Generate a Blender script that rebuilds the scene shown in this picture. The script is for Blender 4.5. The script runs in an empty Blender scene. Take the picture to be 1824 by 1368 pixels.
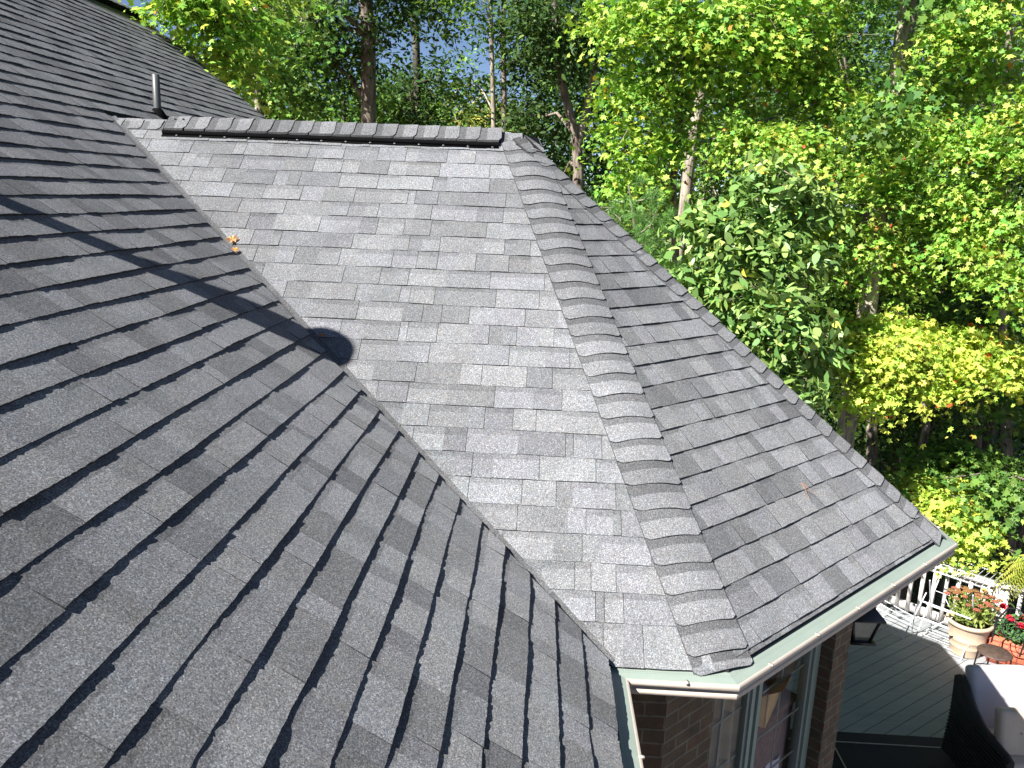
import bpy, bmesh, math, random
import numpy as np
from mathutils import Vector, Matrix

# ------------------------------------------------------------------ camera, sky, sun, exposure
scene = bpy.context.scene
CAM = np.array([0.198, -6.027, -0.433])
YAW, PITCH, ROLL, FPX = 0.0305, 0.2251, 0.0394, 1462.5
def cam_axes():
    cy, sy, cp, sp = math.cos(YAW), math.sin(YAW), math.cos(PITCH), math.sin(PITCH)
    f = np.array([-sy*cp, cy*cp, -sp]); r0 = np.array([cy, sy, 0.0]); u0 = np.cross(r0, f)
    cr, sr = math.cos(ROLL), math.sin(ROLL)
    return r0*cr + u0*sr, -r0*sr + u0*cr, f
CR, CU, CF = cam_axes()
cd = bpy.data.cameras.new("camera"); cam = bpy.data.objects.new("camera", cd); scene.collection.objects.link(cam)
cam.matrix_world = Matrix(((CR[0], CU[0], -CF[0], CAM[0]), (CR[1], CU[1], -CF[1], CAM[1]), (CR[2], CU[2], -CF[2], CAM[2]), (0, 0, 0, 1)))
cd.sensor_width = 36; cd.lens = FPX/1824*36; cd.clip_start = 0.05; cd.clip_end = 1000
scene.camera = cam

SUN_AZ, SUN_EL = math.radians(41.5), math.radians(43.6)       # azimuth the light travels to, from +X
to_sun = Vector((-math.cos(SUN_AZ)*math.cos(SUN_EL), -math.sin(SUN_AZ)*math.cos(SUN_EL), math.sin(SUN_EL)))
world = bpy.data.worlds.new("World"); scene.world = world; world.use_nodes = True
wn = world.node_tree.nodes; wl = world.node_tree.links
sky = wn.new("ShaderNodeTexSky"); sky.sky_type = 'NISHITA'; sky.sun_disc = False
sky.sun_elevation = SUN_EL; sky.sun_rotation = math.atan2(to_sun.x, to_sun.y)
sky.air_density = 0.5; sky.dust_density = 0.0; sky.ozone_density = 0.4; sky.altitude = 500
bg = [n for n in wn if n.type == 'BACKGROUND'][0]; bg.inputs['Strength'].default_value = 0.05
wl.new(sky.outputs[0], bg.inputs['Color'])
ld = bpy.data.lights.new("sun", 'SUN'); sun = bpy.data.objects.new("sun", ld); scene.collection.objects.link(sun)
ld.energy = 5.0; ld.angle = math.radians(0.5); ld.color = (1.0, 0.965, 0.91)
sun.rotation_euler = (-to_sun).to_track_quat('-Z', 'Y').to_euler(); sun.location = (-20, -20, 25)
scene.view_settings.view_transform = 'Standard'; scene.view_settings.look = 'None'
scene.view_settings.gamma = 1; scene.view_settings.exposure = 1.5
try:
    scene.cycles.max_bounces = 6; scene.cycles.transparent_max_bounces = 8
    scene.cycles.diffuse_bounces = 3; scene.cycles.caustics_reflective = False; scene.cycles.caustics_refractive = False
except Exception: pass

def at(px, py, dist):
    d = CF + CR*(px-912)/FPX - CU*(py-684)/FPX
    return CAM + d/np.linalg.norm(d)*dist
def on_z(px, py, z):
    d = CF + CR*(px-912)/FPX - CU*(py-684)/FPX
    return CAM + d*(z-CAM[2])/d[2]

# ------------------------------------------------------------------ helpers
def link(o, parent=None):
    scene.collection.objects.link(o)
    if parent is not None: o.parent = parent
    return o
def tag(o, label=None, cat=None, group=None, kind=None):
    if label: o['label'] = label
    if cat: o['category'] = cat
    if group: o['group'] = group
    if kind: o['kind'] = kind
    return o
def empty(name, loc=(0, 0, 0), rz=0.0, label=None, cat=None, group=None):
    o = bpy.data.objects.new(name, None); o.location = loc; o.rotation_euler = (0, 0, rz); o.empty_display_size = 0.2
    link(o); return tag(o, label, cat, group)

class MB:
    """collects polygons, each with a colour; builds one mesh"""
    def __init__(s): s.v = []; s.f = []; s.c = []; s.m = []
    def poly(s, pts, col=(1, 1, 1), m=0):
        b = len(s.v); s.v.extend([tuple(p) for p in pts]); s.f.append(list(range(b, b+len(pts)))); s.c.append(col); s.m.append(m)
    def grid(s, rows, col=(1, 1, 1), closed=False, m=0):
        b = len(s.v); n = len(rows[0])
        for r in rows: s.v.extend([tuple(p) for p in r])
        for i in range(len(rows)-1):
            for j in range(n if closed else n-1):
                k = (j+1) % n
                s.f.append([b+i*n+j, b+i*n+k, b+(i+1)*n+k, b+(i+1)*n+j]); s.c.append(col); s.m.append(m)
    def box(s, c, size, rz=0.0, col=(1, 1, 1), m=0, rx=0.0, ry=0.0):
        M = Matrix.Translation(Vector(c)) @ Matrix.Rotation(rz, 4, 'Z') @ Matrix.Rotation(ry, 4, 'Y') @ Matrix.Rotation(rx, 4, 'X')
        b = len(s.v); x, y, z = size[0]/2, size[1]/2, size[2]/2
        for q in [(-x, -y, -z), (x, -y, -z), (x, y, -z), (-x, y, -z), (-x, -y, z), (x, -y, z), (x, y, z), (-x, y, z)]:
            s.v.append(tuple(M @ Vector(q)))
        for f in [(3, 2, 1, 0), (4, 5, 6, 7), (0, 1, 5, 4), (1, 2, 6, 5), (2, 3, 7, 6), (3, 0, 4, 7)]:
            s.f.append([b+i for i in f]); s.c.append(col); s.m.append(m)
    def bar(s, p, q, w, h, up=(0, 0, 1), col=(1, 1, 1), m=0):
        p = Vector(p); q = Vector(q); d = (q-p).normalized(); u = Vector(up); sx = d.cross(u)
        if sx.length < 1e-4: sx = d.cross(Vector((1, 0, 0)))
        sx.normalize(); u = sx.cross(d)
        b = len(s.v)
        for e in (p, q):
            for (i, j) in ((-1, -1), (1, -1), (1, 1), (-1, 1)): s.v.append(tuple(e + sx*(i*w/2) + u*(j*h/2)))
        for f in [(0, 3, 2, 1), (4, 5, 6, 7), (0, 1, 5, 4), (1, 2, 6, 5), (2, 3, 7, 6), (3, 0, 4, 7)]:
            s.f.append([b+i for i in f]); s.c.append(col); s.m.append(m)
    def tube(s, pts, rad, n=8, col=(1, 1, 1), cap=True, m=0):
        pts = [Vector(p) for p in pts]; rad = rad if hasattr(rad, '__len__') else [rad]*len(pts)
        rows = []; u = None
        for i, p in enumerate(pts):
            d = (pts[min(i+1, len(pts)-1)] - pts[max(i-1, 0)]).normalized()
            if u is None: u = d.orthogonal().normalized()
            else: u = (u - d*u.dot(d)).normalized()
            w = d.cross(u)
            rows.append([p + (u*math.cos(2*math.pi*k/n) + w*math.sin(2*math.pi*k/n))*rad[i] for k in range(n)])
        s.grid(rows, col, True, m)
        if cap: s.poly(rows[0][::-1], col, m); s.poly(rows[-1], col, m)
    def lathe(s, prof, n=32, c=(0, 0, 0), col=(1, 1, 1), m=0):
        rows = [[(c[0]+r*math.cos(2*math.pi*k/n), c[1]+r*math.sin(2*math.pi*k/n), c[2]+z) for k in range(n)] for r, z in prof]
        s.grid(rows, col, True, m)
    def build(s, name, mats, parent=None, smooth=False, uvs=None):
        me = bpy.data.meshes.new(name); mats = mats if isinstance(mats, (list, tuple)) else [mats]
        nv = len(s.v); me.vertices.add(nv); me.vertices.foreach_set('co', np.array(s.v, dtype=np.float32).ravel())
        cnt = np.array([len(f) for f in s.f]); lv = np.concatenate([np.array(f) for f in s.f]) if s.f else np.zeros(0)
        me.loops.add(int(cnt.sum())); me.polygons.add(len(cnt))
        me.loops.foreach_set('vertex_index', lv.astype(np.int32))
        me.polygons.foreach_set('loop_start', np.concatenate([[0], np.cumsum(cnt)[:-1]]).astype(np.int32))
        for mt in mats: me.materials.append(mt)
        me.polygons.foreach_set('material_index', np.array(s.m, dtype=np.int32))
        if smooth: me.polygons.foreach_set('use_smooth', np.ones(len(cnt), dtype=bool))
        me.update(calc_edges=True)
        a = me.attributes.new('Col', 'FLOAT_COLOR', 'FACE')
        cc = np.ones((len(cnt), 4), dtype=np.float32); cc[:, :3] = np.array([c if hasattr(c, '__len__') else (c, c, c) for c in s.c], dtype=np.float32)
        a.data.foreach_set('color', cc.ravel())
        return link(bpy.data.objects.new(name, me), parent)

# ------------------------------------------------------------------ materials
def new_mat(name):
    m = bpy.data.materials.new(name); m.use_nodes = True
    nt = m.node_tree; p = nt.nodes['Principled BSDF']; p.inputs['Roughness'].default_value = 0.8
    return m, nt, p
def N(nt, t, **kw):
    n = nt.nodes.new(t)
    for k, v in kw.items():
        if k.startswith('i_'): n.inputs[k[2:].replace('_', ' ')].default_value = v
        else: setattr(n, k, v)
    return n
def mixc(nt, a, b, fac, mode='MIX'):
    n = nt.nodes.new('ShaderNodeMix'); n.data_type = 'RGBA'; n.blend_type = mode
    for sock, val in ((n.inputs[6], a), (n.inputs[7], b), (n.inputs[0], fac)):
        if isinstance(val, bpy.types.NodeSocket): nt.links.new(val, sock)
        elif hasattr(val, '__len__'): sock.default_value = (*val[:3], 1)
        else: sock.default_value = val
    return n.outputs[2]
def ramp(nt, src, stops):
    r = nt.nodes.new('ShaderNodeValToRGB'); nt.links.new(src, r.inputs[0])
    el = r.color_ramp.elements
    while len(el) < len(stops): el.new(0.5)
    for e, (p, c) in zip(el, stops):
        e.position = p; e.color = (*c, 1) if hasattr(c, '__len__') else (c, c, c, 1)
    return r.outputs[0]
def noise(nt, scale, detail=3, rough=0.55, vec=None, dist=0.0):
    n = nt.nodes.new('ShaderNodeTexNoise'); n.inputs['Scale'].default_value = scale; n.inputs['Detail'].default_value = detail
    n.inputs['Roughness'].default_value = rough; n.inputs['Distortion'].default_value = dist
    if vec is None:
        tc = nt.nodes.get('TC') or nt.nodes.new('ShaderNodeTexCoord'); tc.name = 'TC'; vec = tc.outputs['Object']
    nt.links.new(vec, n.inputs['Vector']); return n.outputs[0]
def bump(nt, p, h, strength, dist=0.01):
    b = nt.nodes.new('ShaderNodeBump'); b.inputs['Strength'].default_value = strength; b.inputs['Distance'].default_value = dist
    nt.links.new(h, b.inputs['Height']); nt.links.new(b.outputs[0], p.inputs['Normal']); return b
def attr(nt, name='Col'):
    a = nt.nodes.new('ShaderNodeAttribute'); a.attribute_name = name; return a.outputs['Color']
def simple(name, col, rough=0.6, var=0.15, scale=8, metallic=0.0, bmp=0.0, bscale=60, spec=0.5):
    m, nt, p = new_mat(name)
    n = noise(nt, scale, 4)
    c = mixc(nt, tuple(x*(1-var) for x in col), tuple(min(1, x*(1+var)) for x in col), ramp(nt, n, [(0.3, 0.0), (0.7, 1.0)]))
    nt.links.new(c, p.inputs['Base Color']); p.inputs['Roughness'].default_value = rough; p.inputs['Metallic'].default_value = metallic
    p.inputs['Specular IOR Level'].default_value = spec
    if bmp: bump(nt, p, noise(nt, bscale, 3), bmp)
    return m

def shingle_mat():
    m, nt, p = new_mat('asphalt_shingle')
    tone = attr(nt)
    tc = nt.nodes.new('ShaderNodeTexCoord'); tc.name = 'TC'; obj = tc.outputs['Object']
    v = N(nt, 'ShaderNodeTexVoronoi', feature='F1', distance='EUCLIDEAN'); v.inputs['Scale'].default_value = 270
    nt.links.new(obj, v.inputs['Vector'])
    gran = ramp(nt, v.outputs['Color'], [(0.0, 0.28), (0.4, 0.78), (0.75, 1.3), (1.0, 2.5)])
    g2 = ramp(nt, noise(nt, 170, 2, 0.7), [(0.3, 0.7), (0.7, 1.32)])
    blot = ramp(nt, noise(nt, 5, 4), [(0.3, 0.9), (0.7, 1.1)])
    st = ramp(nt, noise(nt, 0.9, 3), [(0.35, 0.93), (0.65, 1.07)])
    c = mixc(nt, tone, gran, 0.8, 'MULTIPLY'); c = mixc(nt, c, g2, 1.0, 'MULTIPLY'); c = mixc(nt, c, blot, 1.0, 'MULTIPLY'); c = mixc(nt, c, st, 1.0, 'MULTIPLY')
    hue = mixc(nt, (0.97, 1.0, 1.03), (1.015, 1.0, 0.99), ramp(nt, noise(nt, 26, 3), [(0.35, 0.0), (0.65, 1.0)]))
    c = mixc(nt, c, hue, 1.0, 'MULTIPLY'); c = mixc(nt, c, (0.995, 1.0, 1.02), 1.0, 'MULTIPLY')
    nt.links.new(c, p.inputs['Base Color']); p.inputs['Roughness'].default_value = 0.85; p.inputs['Specular IOR Level'].default_value = 0.3; p.inputs['Diffuse Roughness'].default_value = 0.6
    h = mixc(nt, v.outputs['Color'], noise(nt, 150, 3), 0.5)
    bump(nt, p, h, 0.55, 0.003)
    return m
SHINGLE = shingle_mat()
BLACKP = simple('black_plastic', (0.004, 0.004, 0.0045), 0.9, 0.2, spec=0.05)
DECK_AND_SHADE = simple('dark_deck_and_eave_shade', (0.02, 0.02, 0.02), 0.7)  # near-black, for the roof decking and the painted shadow line at the eave
VALLEYM = SHINGLE

def gutter_mats():
    m, nt, p = new_mat('gutter_guard_mesh')
    tc = nt.nodes.new('ShaderNodeTexCoord'); tc.name = 'TC'
    v = N(nt, 'ShaderNodeTexVoronoi', feature='F1'); v.inputs['Scale'].default_value = 95; v.inputs['Randomness'].default_value = 0.0
    nt.links.new(tc.outputs['Object'], v.inputs['Vector'])
    dots = ramp(nt, v.outputs['Distance'], [(0.18, 0.45), (0.26, 1.0)])
    base = mixc(nt, (0.20, 0.245, 0.215), (0.23, 0.275, 0.24), ramp(nt, noise(nt, 6, 4), [(0.3, 0), (0.7, 1)]))
    stain = mixc(nt, base, (0.32, 0.31, 0.17), ramp(nt, noise(nt, 11, 5), [(0.66, 0.0), (0.8, 0.5)]))
    nt.links.new(mixc(nt, stain, dots, 0.8, 'MULTIPLY'), p.inputs['Base Color']); p.inputs['Roughness'].default_value = 0.45
    a = m
    b = simple('cream_gutter_paint', (0.40, 0.35, 0.30), 0.5, 0.06, 20)
    return a, b
GUARD, GUTTER = gutter_mats()
GUTTER_SHADED = simple('shaded_gutter_paint', (0.16, 0.12, 0.10), 0.5, 0.1, 12)  # gutter paint darkened to its shaded look; not assigned to any part
TRIM = simple('sage_trim_paint', (0.24, 0.29, 0.25), 0.5, 0.06, 9)
SOFFIT = simple('soffit_paint', (0.30, 0.27, 0.24), 0.7, 0.08)

def brick_mat():
    m, nt, p = new_mat('red_brick')
    uv = nt.nodes.new('ShaderNodeUVMap'); uv.uv_map = 'UV'
    b = nt.nodes.new('ShaderNodeTexBrick'); b.offset = 0.5; b.squash = 1.0
    for k, val in {'Scale': 1.0, 'Mortar Size': 0.006, 'Mortar Smooth': 0.15, 'Bias': -0.1, 'Brick Width': 0.213, 'Row Height': 0.078}.items(): b.inputs[k].default_value = val
    b.inputs['Color1'].default_value = (0.125, 0.075, 0.045, 1); b.inputs['Color2'].default_value = (0.095, 0.072, 0.045, 1); b.inputs['Mortar'].default_value = (0.17, 0.165, 0.125, 1)
    wob = nt.nodes.new('ShaderNodeVectorMath'); wob.operation = 'MULTIPLY_ADD'
    nn = nt.nodes.new('ShaderNodeTexNoise'); nn.inputs['Scale'].default_value = 14; nt.links.new(uv.outputs[0], nn.inputs['Vector'])
    nt.links.new(nn.outputs['Color'], wob.inputs[0]); wob.inputs[1].default_value = (0.012, 0.012, 0); nt.links.new(uv.outputs[0], wob.inputs[2])
    nt.links.new(wob.outputs[0], b.inputs['Vector'])
    vary = ramp(nt, noise(nt, 7, 4, vec=uv.outputs[0]), [(0.3, (0.55, 0.55, 0.6)), (0.55, (1.0, 0.95, 0.9)), (0.75, (1.25, 1.15, 1.0))])
    c = mixc(nt, b.outputs['Color'], vary, 0.9, 'MULTIPLY')
    spots = ramp(nt, noise(nt, 45, 3, vec=uv.outputs[0]), [(0.32, 0.5), (0.42, 1.0)])
    c = mixc(nt, c, spots, 0.8, 'MULTIPLY')
    nt.links.new(c, p.inputs['Base Color']); p.inputs['Roughness'].default_value = 0.9
    bump(nt, p, b.outputs['Fac'], -0.8, 0.008) if False else None
    inv = nt.nodes.new('ShaderNodeMath'); inv.operation = 'SUBTRACT'; inv.inputs[0].default_value = 1.0; nt.links.new(b.outputs['Fac'], inv.inputs[1])
    bump(nt, p, inv.outputs[0], 0.8, 0.008)
    return m
BRICK = brick_mat()

def glass_mat():
    m = bpy.data.materials.new('window_glass'); m.use_nodes = True; nt = m.node_tree; nt.nodes.clear()
    o = nt.nodes.new('ShaderNodeOutputMaterial'); t = nt.nodes.new('ShaderNodeBsdfTransparent'); g = nt.nodes.new('ShaderNodeBsdfGlossy')
    t.inputs[0].default_value = (0.95, 0.97, 0.95, 1); g.inputs['Roughness'].default_value = 0.02
    f0 = nt.nodes.new('ShaderNodeLayerWeight'); f0.inputs[0].default_value = 0.5; f1 = nt.nodes.new('ShaderNodeMath'); f1.operation = 'POWER'; nt.links.new(f0.outputs['Facing'], f1.inputs[0]); f1.inputs[1].default_value = 4.0
    f = nt.nodes.new('ShaderNodeMath'); f.operation = 'MULTIPLY_ADD'; nt.links.new(f1.outputs[0], f.inputs[0]); f.inputs[1].default_value = 0.7; f.inputs[2].default_value = 0.03; mx = nt.nodes.new('ShaderNodeMixShader')
    nt.links.new(f.outputs[0], mx.inputs[0]); nt.links.new(t.outputs[0], mx.inputs[1]); nt.links.new(g.outputs[0], mx.inputs[2]); nt.links.new(mx.outputs[0], o.inputs[0])
    return m
GLASS = glass_mat()

def leaf_mat(name, trans=0.35, rough=0.5, tint=(1.0, 1.0, 1.0), spec=0.22):
    m = bpy.data.materials.new(name); m.use_nodes = True; nt = m.node_tree
    p = nt.nodes['Principled BSDF']; out = nt.nodes['Material Output']
    c = mixc(nt, attr(nt), tint, 1.0, 'MULTIPLY')
    nt.links.new(c, p.inputs['Base Color']); p.inputs['Roughness'].default_value = rough; p.inputs['Specular IOR Level'].default_value = spec
    t = nt.nodes.new('ShaderNodeBsdfTranslucent'); nt.links.new(mixc(nt, c, (1.15, 1.1, 0.5), 1.0, 'MULTIPLY'), t.inputs[0])
    mx = nt.nodes.new('ShaderNodeMixShader'); mx.inputs[0].default_value = trans
    nt.links.new(p.outputs[0], mx.inputs[1]); nt.links.new(t.outputs[0], mx.inputs[2]); nt.links.new(mx.outputs[0], out.inputs[0])
    return m
LEAF = leaf_mat('leaf'); LEAF_GLOSSY = leaf_mat('glossy_leaf', 0.2, 0.42, spec=0.35); NEEDLE = leaf_mat('needle', 0.25, 0.5)

def bark_mat(name, c1, c2, sc=1.0):
    m, nt, p = new_mat(name)
    mp = nt.nodes.new('ShaderNodeMapping'); tc = nt.nodes.new('ShaderNodeTexCoord'); tc.name = 'TC'
    nt.links.new(tc.outputs['Object'], mp.inputs[0]); mp.inputs['Scale'].default_value = (14*sc, 14*sc, 2.6*sc)
    n1 = noise(nt, 1.0, 5, 0.65, mp.outputs[0], 0.6)
    f = ramp(nt, n1, [(0.38, 0.0), (0.62, 1.0)])
    c = mixc(nt, c1, c2, f)
    c = mixc(nt, c, (0.20, 0.22, 0.13), ramp(nt, noise(nt, 1.6, 4), [(0.58, 0.0), (0.72, 0.45)]))
    nt.links.new(c, p.inputs['Base Color']); p.inputs['Roughness'].default_value = 0.95
    bump(nt, p, n1, 0.9, 0.03)
    return m
BARK = bark_mat('grey_brown_bark', (0.09, 0.07, 0.055), (0.33, 0.27, 0.22))
BARK_PALE = bark_mat('pale_bark', (0.16, 0.13, 0.10), (0.46, 0.40, 0.32))
BARK_DARK = bark_mat('dark_bark', (0.03, 0.025, 0.02), (0.12, 0.095, 0.075))
WHITE = simple('white_paint', (0.56, 0.53, 0.50), 0.5, 0.06, 14)
WIREW = simple('white_coated_wire', (0.60, 0.61, 0.64), 0.4, 0.04, 14)
BLACKM = simple('black_iron', (0.012, 0.012, 0.013), 0.4, 0.2, 30)

# ------------------------------------------------------------------ roof geometry (metres, apex of the wing's ridge at the origin)
TB = 0.8592; TA = 0.6804; L = 2.92; EZ = -2.403; EXP = 0.1429
APEX = Vector((0, 0, 0)); RL = Vector((-L, 0, 0)); IC = Vector((0.575, EZ/TB, EZ)); C1 = Vector((1.091, EZ/TB, EZ)); C2 = Vector((2.782, -1.144, EZ))
C3 = Vector((2.782, 1.30, EZ)); C4 = Vector((1.10, 2.797, EZ)); IC2 = Vector((0.575, 2.797, EZ))
RIDGE_X = -5.62

def clip(poly, a, b, c):
    out = []; n = len(poly)
    for i in range(n):
        p, q = poly[i], poly[(i+1) % n]; dp = a*p[0]+b*p[1]-c; dq = a*q[0]+b*q[1]-c
        if dp <= 0: out.append(p)
        if (dp < 0 < dq) or (dq < 0 < dp):
            t = dp/(dp-dq); out.append(tuple(p[k]+(q[k]-p[k])*t for k in range(len(p))))
    return out

def shingle_slope(name, O, uax, vax, planes, urange, vfirst, ncourse, seed, label, parent, tone=1.0, th=0.007, rais=0.0035, step=0.045,
                  planes_fn=None, contrast=1.0, vwave=0.0015, vend=None, alt=True, pr=0.5, wmul=1.0, rough=0.0012, gapw=0.0015):
    rng = random.Random(seed); O = Vector(O); uax = Vector(uax).normalized(); vax = Vector(vax).normalized(); nrm = uax.cross(vax)
    if nrm.z < 0: nrm = -nrm
    mb = MB()
    for k in range(ncourse):
        vb = vfirst + k*EXP; vt = vb - EXP
        if vend is not None and k == ncourse-1: vb = vend
        u = urange[0] - rng.random()*0.3; sec = 0; shingle_end = u + rng.uniform(0.2, 1.0)
        ph = rng.random()*6.28; ph2 = rng.random()*6.28; sh_v = 0.0; raised = False
        stone = rng.uniform(0.96, 1.04); bl = None
        while u < urange[1]:
            w = rng.choice([0.075, 0.10, 0.12, 0.14, 0.17, 0.20, 0.24]) * rng.uniform(0.9, 1.1) * wmul
            if u + w > shingle_end - 0.03:
                w = max(0.04, shingle_end-u); new = True
            else: new = False
            raised = (rng.random() < pr) if not alt else (not raised)
            r = rng.random()
            t = (1.0 if r < 0.48 else 0.86 if r < 0.72 else 0.72 if r < 0.92 else 0.62)
            t = 1 - (1-t)*contrast
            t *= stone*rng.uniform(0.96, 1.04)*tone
            base = 0.165*t
            hs = rng.choice([(1, 1, 1.0), (0.985, 1, 1.02), (1.0, 1, 0.99), (0.98, 1.0, 1.0), (1, 1.0, 1.03)])
            col = (base*hs[0], base*hs[1]*1.005, base*1.02*hs[2])
            H = th + (rais if raised else 0.0)
            u1 = u + w; band = rng.random() < (0.62 if t > 0.78*tone else 0.25)
            gap = gapw if (raised or new) else 0.0
            pts_b = []; n = max(1, int(round(w/step)))
            for i in range(n+1):
                uu = u + (u1-gap-u)*i/n
                jv = math.sin(uu*1.7+ph)*0.0035 + math.sin(uu*5.1+ph2)*0.0015 + rng.uniform(-vwave, vwave) + sh_v
                jh = math.sin(uu*3.3+ph2)*0.0015 + math.sin(uu*11+ph)*rough*0.8 + rng.uniform(-rough, rough)
                pts_b.append((uu, vb + jv, H + jh))
            ext = 0.012
            vband = vt + EXP*rng.choice([0.2, 0.24, 0.3]) if band else None
            def emit(poly, c, edges_down):
                hp = planes_fn(vb) if planes_fn else planes
                for (a, b_, cc) in hp: poly = clip(poly, a, b_, cc) if poly else poly
                if len(poly) < 3: return
                P = [O + uax*q[0] + vax*q[1] + nrm*q[2] for q in poly]
                area = sum(poly[i][0]*poly[(i+1) % len(poly)][1]-poly[(i+1) % len(poly)][0]*poly[i][1] for i in range(len(poly)))
                if abs(area) < 1e-6: return
                if (uax.cross(vax).dot(nrm) > 0) != (area > 0): P = P[::-1]
                mb.poly(P, c)
                if edges_down:
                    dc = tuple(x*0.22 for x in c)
                    m = len(poly)
                    for i in range(m):
                        a1, a2 = poly[i], poly[(i+1) % m]
                        if a1[1] < vt + 0.02 and a2[1] < vt+0.02: continue
                        pa = O + uax*a1[0]+vax*a1[1]; pb = O+uax*a2[0]+vax*a2[1]
                        mb.poly([pa+nrm*a1[2], pa-nrm*0.006, pb-nrm*0.006, pb+nrm*a2[2]], dc)
            h0 = 0.0005
            top = [(u1-gap, vt-ext, h0), (u, vt-ext, h0)]
            if vband is None:
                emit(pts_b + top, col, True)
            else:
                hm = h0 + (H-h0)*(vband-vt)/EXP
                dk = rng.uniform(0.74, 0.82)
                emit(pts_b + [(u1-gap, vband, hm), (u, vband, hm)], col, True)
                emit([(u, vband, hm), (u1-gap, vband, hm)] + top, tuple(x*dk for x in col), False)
            u = u1
            if new:
                shingle_end = u + 1.0; sh_v = rng.uniform(-0.003, 0.003); stone = rng.uniform(0.95, 1.05)
    o = mb.build(name, SHINGLE, parent)
    if label: o['label'] = label
    return o

house = empty('house', (0, 0, -6.5), 0, 'brick house with dark grey shingle roof and a many sided wing end', 'house')
bpy.context.view_layer.update()
class HP:  # children of the house are built in world coordinates
    pass
def H(o):
    o.parent = house; o.matrix_parent_inverse = Matrix.Translation((0, 0, 6.5)); return o
def sub(o, p):
    o.parent = p; return o

# --- main roof slope (faces +X, rows run along Y)
cA = 1/math.hypot(1, TA); sA = TA*cA
vA = Vector((cA, 0, -sA)); OA = Vector((-L, 0, 0))
v_ic = (0.575+L)/cA; v_ridge = (RIDGE_X+L)/cA
# the valley cut: in the (y, v) plane, from (0, 0) to (IC.y, v_ic)
def a_planes(vb):
    hp = []
    # far rake: line through (-3.70, 5.38) and (-5.25, 6.23)
    v1 = (-3.70+L)/cA; v2 = (-5.25+L)/cA; y1, y2 = 5.38, 6.24
    # y <= y1 + (v-v1)*(y2-y1)/(v2-v1)
    k = (y2-y1)/(v2-v1); hp.append((1, -k, y1 - k*v1))
    hp.append((0, 1, v_ic+0.012)); hp.append((0, -1, -v_ridge))
    if vb > 0.06:
        kk = IC.y/v_ic  # valley y = kk*v ; keep y <= kk*v - 0.03
        hp.append((1, -kk, -0.045))
    return hp
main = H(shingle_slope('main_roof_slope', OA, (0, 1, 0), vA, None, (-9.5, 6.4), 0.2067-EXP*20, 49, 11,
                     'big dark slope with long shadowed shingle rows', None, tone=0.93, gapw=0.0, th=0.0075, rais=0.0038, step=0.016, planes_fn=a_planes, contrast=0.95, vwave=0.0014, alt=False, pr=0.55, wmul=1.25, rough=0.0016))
# plain decking under the shingles and the hidden far slopes of the main roof
def slab(name, pts, mat, thick=0.02, drop=0.008, col=(0.05, 0.05, 0.05)):
    P = [Vector(p) for p in pts]; n = (P[1]-P[0]).cross(P[2]-P[0]).normalized()
    if n.z < 0: n = -n
    mb = MB(); T = [p - n*drop for p in P]; B = [p - n*(drop+thick) for p in P]
    mb.poly(T, col); mb.poly(B[::-1], col)
    for i in range(len(P)): j = (i+1) % len(P); mb.poly([T[i], B[i], B[j], T[j]], col)
    return mb.build(name, mat)
def A_pt(x, y): return (x, y, -(x+L)*TA)
s = slab('roof_deck', [A_pt(RIDGE_X, -9.5), A_pt(0.56, -9.5), A_pt(0.56, -2.78), A_pt(-L, 0), A_pt(-3.0, 4.98), A_pt(RIDGE_X, 6.3)], DECK_AND_SHADE, 0.05); sub(s, main)
s.parent = main
zr = -(RIDGE_X+L)*TA
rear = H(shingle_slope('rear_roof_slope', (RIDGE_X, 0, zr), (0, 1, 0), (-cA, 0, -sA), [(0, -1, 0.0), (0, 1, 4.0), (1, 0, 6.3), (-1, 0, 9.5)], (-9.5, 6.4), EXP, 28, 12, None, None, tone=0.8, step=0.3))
# --- wing slopes
def plane_basis(P, Q, R):
    """eave direction P->Q, third point R uphill: returns uax, vax (downslope)"""
    u = (Q-P).normalized(); n = u.cross(R-P).normalized(); n = -n if n.z < 0 else n
    v = n.cross(u); v = -v if v.z > 0 else v
    return u, v
def edges_to_planes(O, u, v, pts, insets):
    q = [((p-O).dot(u), (p-O).dot(v)) for p in pts]; cx = sum(a for a, b in q)/len(q); cy = sum(b for a, b in q)/len(q); hp = []
    for i in range(len(q)):
        (x1, y1), (x2, y2) = q[i], q[(i+1) % len(q)]
        a, b = (y2-y1), -(x2-x1); l = math.hypot(a, b)
        if l < 1e-6: continue
        a /= l; b /= l; c = a*x1+b*y1
        if a*cx+b*cy > c: a, b, c = -a, -b, -c
        hp.append((a, b, c - insets[i]))
    return hp
def wing_slope(name, pts, eave, insets, seed, label, tone, contrast, vfirst, n, up=APEX, **kw):
    P, Q = eave; u, v = plane_basis(P, Q, up)
    hp = edges_to_planes(up, u, v, pts, insets); us = [(p-up).dot(u) for p in pts]
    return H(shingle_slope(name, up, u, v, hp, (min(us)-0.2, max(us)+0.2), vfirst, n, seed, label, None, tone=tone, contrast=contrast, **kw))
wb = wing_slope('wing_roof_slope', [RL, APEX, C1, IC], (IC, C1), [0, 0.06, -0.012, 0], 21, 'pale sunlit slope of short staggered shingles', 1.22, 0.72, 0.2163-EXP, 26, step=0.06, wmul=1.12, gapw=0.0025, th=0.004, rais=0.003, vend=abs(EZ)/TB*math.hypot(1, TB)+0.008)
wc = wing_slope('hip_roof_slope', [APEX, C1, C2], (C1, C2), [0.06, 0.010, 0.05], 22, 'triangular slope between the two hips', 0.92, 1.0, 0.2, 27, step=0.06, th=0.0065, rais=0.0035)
wd = wing_slope('hip_roof_slope', [APEX, C2, C3], (C2, C3), [0, -0.012, 0], 23, None, 0.86, 0.8, 0.2, 27, step=0.3)
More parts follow.
